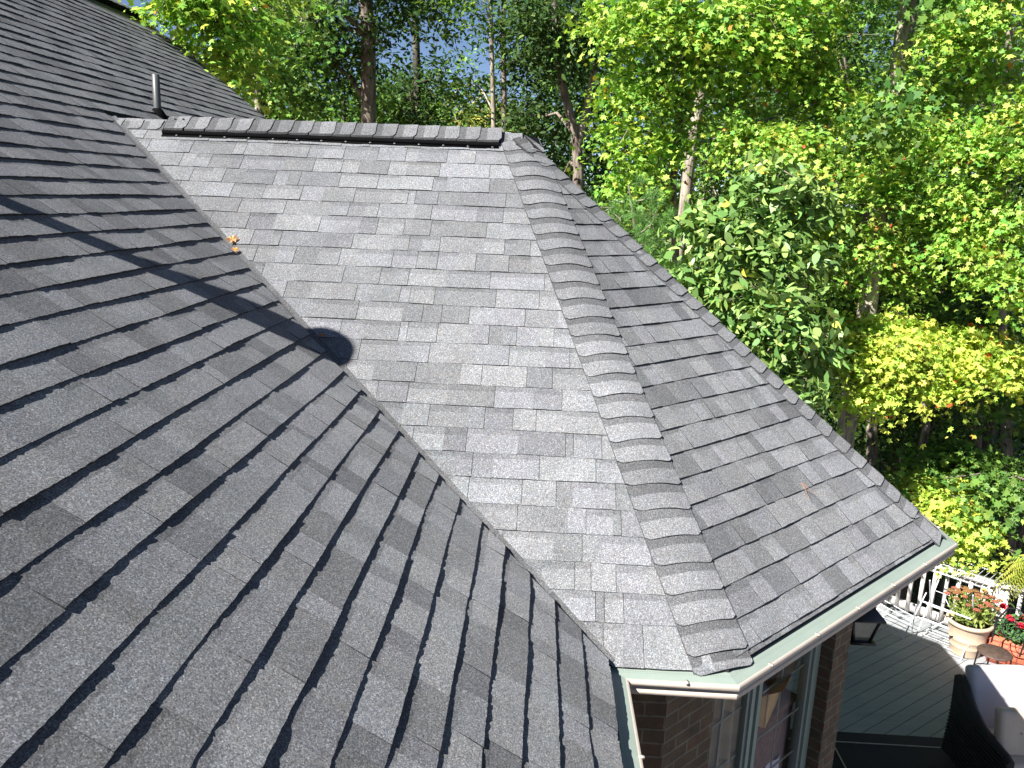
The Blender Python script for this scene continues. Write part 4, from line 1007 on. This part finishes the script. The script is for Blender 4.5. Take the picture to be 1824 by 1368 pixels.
def trunk_px(lst, D, r0, r1, down=True):
    """trunk through picture points at a distance; continued to the ground"""
    P = [at(x, y, D/math.cos(math.atan2(math.hypot(x-912, 0), FPX))) for x, y in lst]
    P = [p for p in P]
    if down:
        b = P[0].copy(); b[2] = gh(b[0], b[1]) - 0.3
        if b[2] < P[0][2] - 0.3: P = [b] + P
    n = len(P); return [(P[i], r0+(r1-r0)*i/(n-1)) for i in range(n)]
def bl(x, y, D, r, n, sq=(1, 1, 0.8)):
    c = at(x, y, D); return (c, (r*sq[0], r*sq[1], r*sq[2]), n)

# left: sweetgum over the main roof
tree('sweetgum_tree', 'bright green sweetgum with sky gaps rising just behind the main roof edge', trunk_px([(330, 330), (335, 130), (318, 40), (322, -120)], 13.5, 0.10, 0.05),
     [bl(335, -10, 13, 0.7, 30), bl(395, 40, 13, 0.9, 34), bl(390, 110, 13.3, 0.6, 18), bl(450, 10, 14, 0.8, 26), bl(350, -70, 13.5, 1.2, 44), bl(425, 150, 14, 0.5, 10)], 'gum', 0.115, per=30, rc=0.40, seed=1, bark=BARK_DARK)
tree('beech_tree', 'slender pale trunked tree standing at the foot of the main roof edge', trunk_px([(470, 260), (462, 175), (455, 60), (470, -150)], 15.5, 0.085, 0.06),
     [bl(480, 120, 16, 1.0, 34), bl(520, 170, 16, 0.8, 26), bl(540, 60, 16.5, 1.2, 36)], 'green', 0.12, per=26, rc=0.4, seed=2, bark=BARK_PALE)
tree('oak_tree', 'tall oak with a thick straight grey trunk behind the ridge vent', trunk_px([(655, 330), (656, 190), (654, 60), (648, -160)], 20, 0.19, 0.15),
     [bl(560, 10, 20, 2.0, 90), bl(640, -80, 19.5, 2.2, 80), bl(740, -40, 20, 1.3, 34), bl(590, 110, 21, 1.2, 40), bl(520, 60, 20.5, 1.3, 44), bl(690, 60, 21.5, 0.9, 16)], 'dark', 0.15, per=34, rc=0.6, seed=3, tmpl=OVAL)
tree('oak_tree', 'dark leaved oak with its trunk hidden between the thick trunk and the slender pair', trunk_px([(745, 350), (742, 150), (735, -100)], 24, 0.12, 0.09),
     [bl(730, 170, 24, 1.3, 36), bl(790, 150, 25, 1.2, 26), bl(700, 200, 24, 1.4, 44), bl(790, 10, 23, 1.1, 18)], 'dark', 0.16, per=34, rc=0.65, seed=4, tmpl=OVAL, bark=BARK_DARK)
tree('oak_tree', 'slender trunked young oak, left one of the thin pair above the ridge end', trunk_px([(882, 350), (876, 120), (872, -120)], 18, 0.055, 0.04),
     [bl(850, -20, 18, 1.0, 30), bl(880, 60, 18.3, 0.7, 16), bl(840, 150, 19, 0.8, 20)], 'green', 0.12, per=24, rc=0.4, seed=5, tmpl=OVAL, bark=BARK_PALE)
tree('oak_tree', 'thicker forked trunk, right one of the thin pair above the ridge end', trunk_px([(900, 350), (896, 120), (900, -120)], 18.6, 0.075, 0.05),
     [bl(970, 20, 18, 1.1, 44), bl(1010, 80, 18.5, 1.1, 46), bl(950, 130, 18.5, 0.7, 18), bl(1000, -40, 18, 1.4, 60)], 'dark', 0.13, per=30, rc=0.5, seed=6, tmpl=OVAL, bark=BARK)
# forked tree
def forked():
    t = tree('forked_tree', 'tree with a trunk forking into a Y just right of the ridge end', trunk_px([(1028, 420), (1030, 300), (1025, 242), (1003, 165), (990, 95), (985, -60)], 16, 0.13, 0.05),
             [bl(985, 90, 15.6, 0.6, 30), bl(965, 20, 15.4, 0.8, 40), bl(1060, 80, 15.5, 0.5, 24), bl(960, 210, 18, 1.0, 40), bl(1000, 320, 18, 1.0, 40), bl(1070, 60, 17, 1.0, 36)], 'dark', 0.12, per=30, rc=0.4, seed=7, tmpl=OVAL, branches=0.15)
    mb = MB(); P = [at(x, y, 16.05) for x, y in ((1029, 255), (1045, 200), (1053, 150), (1068, 90))]; mb.tube(P, [0.085, 0.075, 0.06, 0.04], 10)
    o = mb.build('limb', BARK_PALE, t, smooth=True); o.matrix_parent_inverse = Matrix.Translation(-t.location)
forked()
tree('sweetgum_tree', 'lime green star leaved sweetgum in front of the trunks right of the ridge', trunk_px([(1208, 520), (1200, 330), (1215, 200), (1290, 40), (1330, -120)], 12.6, 0.06, 0.05),
     [bl(1130, 40, 12, 0.8, 44), bl(1220, 60, 12, 0.9, 52), bl(1320, 30, 12, 1.0, 60), bl(1240, -50, 12, 1.2, 44), bl(1130, 170, 12.2, 0.5, 22), bl(1200, 150, 12.3, 0.5, 18), bl(1120, 240, 12.1, 0.45, 20), bl(1200, 255, 12.2, 0.4, 14),
      bl(1130, 320, 12.1, 0.42, 24), bl(1370, 110, 12.3, 0.7, 38), bl(1310, 190, 12.8, 0.5, 14), bl(1150, 370, 12.3, 0.3, 12), bl(1400, 20, 12.5, 0.8, 38)], 'gum', 0.098, per=38, rc=0.38, seed=8, bark=BARK)
tree('beech_tree', 'leaning pale trunk lit by the sun between the pine and the sweetgum', trunk_px([(1190, 560), (1215, 395), (1232, 260), (1262, 100), (1300, -60)], 14.5, 0.11, 0.085),
     [bl(1330, 260, 15.5, 1.0, 44), bl(1280, 350, 16, 0.8, 36), bl(1250, 180, 16, 0.9, 30), bl(1180, 430, 16, 0.8, 30)], 'green', 0.12, per=28, rc=0.42, seed=9, tmpl=OVAL, bark=BARK_PALE)
tree('magnolia_tree', 'umbrella magnolia with large glossy oval leaves behind the far hip', trunk_px([(1440, 820), (1400, 640), (1370, 480), (1340, 300)], 10, 0.06, 0.03),
     [bl(1380, 330, 10, 0.55, 31, (1, 1, 0.65)), bl(1270, 400, 10, 0.42, 24, (1, 1, 0.65)), bl(1340, 440, 9.8, 0.6, 39, (1, 1, 0.65)), bl(1260, 500, 9.6, 0.42, 26, (1, 1, 0.65)), bl(1350, 540, 9.5, 0.6, 41, (1, 1, 0.65)), bl(1420, 460, 9.9, 0.45, 22, (1, 1, 0.65)), bl(1300, 600, 9.5, 0.4, 22, (1, 1, 0.65)),
      bl(1420, 580, 9.4, 0.5, 29, (1, 1, 0.65)), bl(1380, 660, 9.4, 0.35, 17, (1, 1, 0.65)), bl(1440, 640, 9.5, 0.3, 12, (1, 1, 0.65)), bl(1415, 700, 9.2, 0.25, 10, (1, 1, 0.65)), bl(1430, 380, 10.3, 0.4, 19, (1, 1, 0.65))], 'magnolia', 0.15, per=19, rc=0.27, seed=10, tmpl=OVAL, mat=LEAF_GLOSSY, out=0.8, jit=0.6, flat=0.5)
# red maples at the right
M = 'mapleyellow'
tree('maple_tree', 'young yellow green maple whose low bough hangs beside the roof corner', trunk_px([(1650, 760), (1640, 660), (1600, 560)], 12.4, 0.07, 0.04),
     [bl(1530, 600, 11.6, 0.48, 36, (1.1, 1.1, 0.5)), bl(1580, 630, 11.4, 0.5, 42, (1.1, 1.1, 0.5)), bl(1500, 650, 11.5, 0.36, 23, (1.1, 1.1, 0.5)), bl(1560, 700, 11.3, 0.31, 21, (1.1, 1.1, 0.5)), bl(1640, 630, 11.8, 0.5, 34, (1.1, 1.1, 0.5)), bl(1720, 620, 11.8, 0.6, 42, (1.1, 1.1, 0.5)), bl(1790, 650, 11.7, 0.54, 36, (1.1, 1.1, 0.5)), bl(1680, 690, 11.8, 0.36, 17, (1.1, 1.1, 0.5)), bl(1610, 585, 11.9, 0.42, 21, (1.1, 1.1, 0.5))], M, 0.085, per=42, rc=0.28, seed=11, out=0.8)
tree('maple_tree', 'maple sapling of glowing yellow leaves just beyond the gutter corner', trunk_px([(1700, 900), (1690, 830)], 13.2, 0.03, 0.02),
     [bl(1690, 900, 12.4, 0.40, 38, (1.1, 1.1, 0.5)), bl(1735, 945, 12.6, 0.36, 30, (1.1, 1.1, 0.5)), bl(1650, 860, 12.8, 0.34, 21, (1.1, 1.1, 0.5)), bl(1710, 860, 12.8, 0.32, 19, (1.1, 1.1, 0.5)), bl(1700, 960, 12.6, 0.3, 21, (1.1, 1.1, 0.5))], M, 0.09, per=32, rc=0.26, seed=12, out=0.8)
tree('maple_tree', 'broad layered maple filling the middle right of the wood', trunk_px([(1560, 950), (1550, 700), (1545, 480), (1530, 300), (1500, 100)], 13, 0.10, 0.05),
     [bl(1400, 260, 11.6, 0.55, 34, (1.1, 1.1, 0.5)), bl(1330, 240, 11.8, 0.45, 22, (1.1, 1.1, 0.5)), bl(1440, 330, 11.2, 0.4, 20, (1.1, 1.1, 0.5)), bl(1480, 180, 12.5, 0.7, 35, (1.1, 1.1, 0.5)), bl(1560, 220, 12.3, 0.75, 40, (1.1, 1.1, 0.5)), bl(1640, 170, 12.5, 0.7, 35, (1.1, 1.1, 0.5)), bl(1500, 290, 12.2, 0.6, 32, (1.1, 1.1, 0.5)), bl(1590, 330, 12.0, 0.6, 34, (1.1, 1.1, 0.5)), bl(1470, 400, 12.3, 0.5, 26, (1.1, 1.1, 0.5)), bl(1550, 440, 12, 0.55, 30, (1.1, 1.1, 0.5)), bl(1500, 500, 12.2, 0.3, 9, (1.1, 1.1, 0.5)), bl(1440, 120, 12.6, 0.6, 27, (1.1, 1.1, 0.5)), bl(1650, 400, 12.3, 0.45, 16, (1.1, 1.1, 0.5)), bl(1610, 500, 12.4, 0.4, 12, (1.1, 1.1, 0.5))],
     'maple', 0.085, per=40, rc=0.33, seed=13, out=0.7)
tree('maple_tree', 'sunlit maple with scattered red leaves at the right edge of the picture', trunk_px([(1800, 1000), (1790, 700), (1780, 400), (1800, 50)], 11.8, 0.09, 0.05),
     [bl(1700, 80, 12, 0.6, 34, (1.1, 1.1, 0.5)), bl(1770, 40, 11.8, 0.7, 37, (1.1, 1.1, 0.5)), bl(1690, 240, 11.8, 0.6, 34, (1.1, 1.1, 0.5)), bl(1770, 270, 11.6, 0.65, 37, (1.1, 1.1, 0.5)), bl(1840, 200, 11.6, 0.6, 24, (1.1, 1.1, 0.5)), bl(1720, 350, 11.6, 0.5, 29, (1.1, 1.1, 0.5)), bl(1800, 400, 11.5, 0.55, 30, (1.1, 1.1, 0.5)), bl(1700, 440, 11.3, 0.35, 14, (1.1, 1.1, 0.5)), bl(1790, 480, 11.2, 0.4, 16, (1.1, 1.1, 0.5)), bl(1850, 540, 11.2, 0.4, 12, (1.1, 1.1, 0.5)), bl(1750, 140, 12.6, 0.5, 16, (1.1, 1.1, 0.5))],
     'maple', 0.085, per=40, rc=0.32, seed=14, out=0.7)
tree('maple_tree', 'dark shaded maple behind the yellow bough at the right', trunk_px([(1720, 980), (1740, 760), (1745, 500)], 14.5, 0.12, 0.06),
     [bl(1620, 480, 15, 1.1, 57, (1.1, 1.1, 0.5)), bl(1750, 560, 15, 1.1, 57, (1.1, 1.1, 0.5)), bl(1560, 560, 15.5, 0.9, 42, (1.1, 1.1, 0.5)), bl(1680, 380, 15.5, 1.2, 57, (1.1, 1.1, 0.5)), bl(1800, 700, 14, 0.8, 42, (1.1, 1.1, 0.5)), bl(1700, 830, 13, 0.6, 38, (1.1, 1.1, 0.5)), bl(1790, 860, 12.5, 0.6, 38, (1.1, 1.1, 0.5))], 'green', 0.11, per=32, rc=0.42, seed=15)
tree('poplar_tree', 'tall thick pale trunk showing through the maples in the upper right', trunk_px([(1540, 560), (1575, 300), (1600, 120), (1628, -60)], 11.2, 0.13, 0.115),
     [bl(1560, -120, 12, 1.0, 40), bl(1700, -100, 12, 1.0, 40), bl(1585, 205, 10.9, 0.34, 14)], 'green', 0.11, per=34, rc=0.4, seed=16, bark=BARK_PALE)
tree('poplar_tree', 'dark upright trunk above the magnolia near the top of the picture', trunk_px([(1410, 420), (1425, 200), (1435, 60), (1452, -100)], 19, 0.13, 0.10),
     [bl(1400, 0, 19.5, 1.5, 50), bl(1490, 60, 19.5, 1.2, 40), bl(1380, 200, 20, 1.4, 50), bl(1460, 260, 19.5, 1.3, 50)], 'dark', 0.13, per=32, rc=0.55, seed=17, tmpl=OVAL)

# pines: tufts of needles
def pine(label, trunk, tufts, seed, ln=0.17, col=(0.09, 0.19, 0.05)):
    rs = np.random.RandomState(seed); base = Vector(trunk[0][0]); t = empty('pine_tree', base, 0, label, 'tree', 'trees of the wood beyond the roof'); inv = Matrix.Translation(-base)
    mb = MB(); mb.tube([p for p, r in trunk], [r for p, r in trunk], 8)
    top = Vector(trunk[-1][0]); V = []; Cc = []
    for (c, r, n) in tufts:
        c = np.array(c)
        for i in range(n):
            d = rs.normal(size=3); d /= np.linalg.norm(d); p = c + d*np.array(r)*rs.uniform()**0.5
            axis = d*0.6 + np.array([0, 0, 0.8]) + rs.normal(size=3)*0.3; axis /= np.linalg.norm(axis)
            if i % 3 == 0: mb.tube([c, p], [0.012, 0.005], 4, cap=False)
            m = 46; f = rs.uniform(0.75, 1.3)
            for k in range(m):
                dd = axis + rs.normal(size=3)*0.55; dd /= np.linalg.norm(dd); l = ln*rs.uniform(0.7, 1.2); s = np.cross(dd, rs.normal(size=3)); s = s/np.linalg.norm(s)*0.0028
                a = p + axis*rs.uniform(-0.05, 0.08); V += [a-s, a+s, a+dd*l - np.array([0, 0, 0.02])]; Cc.append(np.array(col)*f*rs.uniform(0.7, 1.4))
    o = mb.build('trunk', BARK, t); o.matrix_parent_inverse = inv
    V = np.array(V, dtype=np.float32); n = len(V)//3; me = bpy.data.meshes.new('needles'); me.vertices.add(3*n); me.vertices.foreach_set('co', V.ravel()); me.loops.add(3*n); me.loops.foreach_set('vertex_index', np.arange(3*n, dtype=np.int32))
    me.polygons.add(n); me.polygons.foreach_set('loop_start', (np.arange(n)*3).astype(np.int32)); me.materials.append(NEEDLE); me.update(calc_edges=True)
    a = me.attributes.new('Col', 'FLOAT_COLOR', 'FACE'); q = np.ones((n, 4), dtype=np.float32); q[:, :3] = Cc; a.data.foreach_set('color', q.ravel())
    o = link(bpy.data.objects.new('needles', me), t); o.matrix_parent_inverse = inv
pine('young soft needled pine just beyond the far hip', trunk_px([(1150, 620), (1135, 440), (1120, 330)], 11, 0.035, 0.012),
     [bl(1105, 390, 10.8, 0.3, 16), bl(1160, 400, 10.6, 0.32, 20), bl(1130, 440, 10.6, 0.3, 16), bl(1090, 370, 11, 0.22, 8), bl(1190, 480, 10.4, 0.28, 14), bl(1215, 530, 10.2, 0.25, 10), bl(1150, 355, 10.8, 0.25, 10), bl(1170, 520, 10.3, 0.3, 14)], 41, col=(0.13, 0.27, 0.07))
pine('shaded pine bough with long dark needles in the upper right corner', trunk_px([(1800, 700), (1790, 300), (1800, 60)], 15.5, 0.10, 0.06),
     [bl(1740, 130, 14.8, 0.6, 30), bl(1790, 110, 14.8, 0.6, 30), bl(1770, 190, 14.6, 0.5, 24), bl(1720, 180, 14.6, 0.4, 14)], 42, 0.22, (0.06, 0.12, 0.04))

# understory and the rows of trees further back: each its own object
rng = random.Random(77)
kinds = {'dark': 'dark', 'green': 'mid green', 'gold': 'gold tinged', 'maple': 'lime green'}
back = [  # px x of the stem, distance, crown top py, crown half width m, palette
 (470, 27, 60, 1.9, 'dark'), (540, 30, 30, 2.2, 'dark'), (600, 23, 150, 1.3, 'green'), (690, 30, 130, 1.8, 'dark'), (770, 28, 190, 1.5, 'green'), (840, 34, 190, 1.9, 'gold'), (760, 40, 175, 2.2, 'gold'), (910, 30, 190, 1.8, 'gold'), (960, 24, 170, 1.6, 'dark'),
 (1010, 28, 60, 2.4, 'dark'), (1080, 22, 100, 1.8, 'dark'), (1100, 30, -40, 3.0, 'green'), (1160, 19, 260, 1.4, 'dark'), (1200, 26, 20, 2.4, 'dark'), (1280, 21, 200, 1.8, 'green'), (1340, 28, 20, 2.8, 'dark'), (1400, 18, 300, 1.6, 'dark'), (1450, 24, 120, 2.2, 'green'),
 (1500, 30, -40, 3.0, 'dark'), (1540, 17, 420, 1.5, 'green'), (1600, 22, 150, 2.2, 'dark'), (1680, 27, -20, 3.0, 'green'), (1720, 18, 330, 1.7, 'dark'), (1780, 22, 60, 2.4, 'dark'), (1850, 17, 260, 1.8, 'green'), (1870, 26, -60, 3.0, 'dark'), (1250, 15, 480, 1.1, 'dark'), (1480, 15, 640, 1.1, 'dark'), (1950, 14, 200, 2.0, 'dark'), (1550, 24, -80, 2.2, 'green'), (1730, 21, -90, 2.0, 'green'), (1640, 33, -40, 3.2, 'dark')]
BLAB = ['dark tree showing between the slender pale trunk and the bright sweetgum on the left', 'tall dark tree far back, left of the thick grey oak trunk',
 'small mid green tree close against the left side of the thick grey oak trunk', 'dark distant tree just right of the thick grey oak trunk', 'low green tree behind the middle of the ridge vent',
 'gold tinged tree far back just left of the thin pair of trunks', 'farthest gold tinged tree, low behind the ridge vent', 'gold tinged tree far back just right of the thin pair of trunks', 'dark bushy tree directly left of the forked trunk',
 'tall dark tree directly behind the forked trunk', 'dark tree between the forked trunk and the lime green sweetgum', 'tall distant green tree behind the left edge of the lime green sweetgum', 'low dark tree behind the young pine',
 'tall dark distant tree behind the middle of the lime green sweetgum', 'mid green tree just right of the leaning pale trunk', 'tall dark distant tree behind the right edge of the lime green sweetgum', 'low dark tree behind the top of the magnolia',
 'mid green tree between the magnolia top and the upper right poplar', 'very tall dark distant tree left of the thick pale poplar trunk', 'low green tree at the foot of the thick pale poplar trunk', 'dark tree just right of the thick pale poplar trunk',
 'very tall distant green tree in the upper right between poplar and shaded pine', 'low dark tree below the shaded pine bough', 'dark tree behind the shaded pine bough in the upper right', 'mid green tree cut by the right edge of the picture, half way up',
 'very tall dark distant tree in the top right corner', 'low dark shrubby tree in the gap below the young pine', 'low dark shrubby tree between the magnolia and the yellow maple bough', 'dark tree mostly beyond the right edge, nearest of the background trees',
 'tall green tree close behind the left side of the thick pale poplar trunk', 'tall green tree directly above and behind the shaded pine bough', 'farthest dark tree filling the sky behind the thick pale poplar trunk']
for i, (x, D, ty, hw, pal) in enumerate(back):
    top = at(x, ty, D); foot = top.copy(); foot[2] = gh(foot[0], foot[1]) - 0.2
    hh = top[2]-foot[2]; nb = max(2, int(hh/ (hw*1.3))); bls = []
    for k in range(nb+1):
        z = foot[2] + hh*(0.20 + 0.80*k/nb); w = hw*(1.0 if k < nb else 0.7)
        bls.append(((foot[0]+rng.uniform(-.5, .5)*hw, foot[1]+rng.uniform(-.5, .5)*hw, z - (w*0.5 if k == nb else 0)), (w, w, w*0.85), int(16+11*w)))
    size = 0.13 if D < 20 else 0.17 if D < 27 else 0.22
    lab = BLAB[i]
    tree('background_tree', lab, [(foot, 0.14), ((foot[0], foot[1], (foot[2]+top[2])/2), 0.10), ((foot[0]+rng.uniform(-.4, .4), foot[1], top[2]-0.3), 0.04)],
         bls, pal, size, FAR if D > 20 else OVAL2, per=44 if D > 20 else 40, rc=0.6+0.012*D, seed=100+i, bark=BARK_DARK, branches=0.1, jit=0.6, flat=0.45)
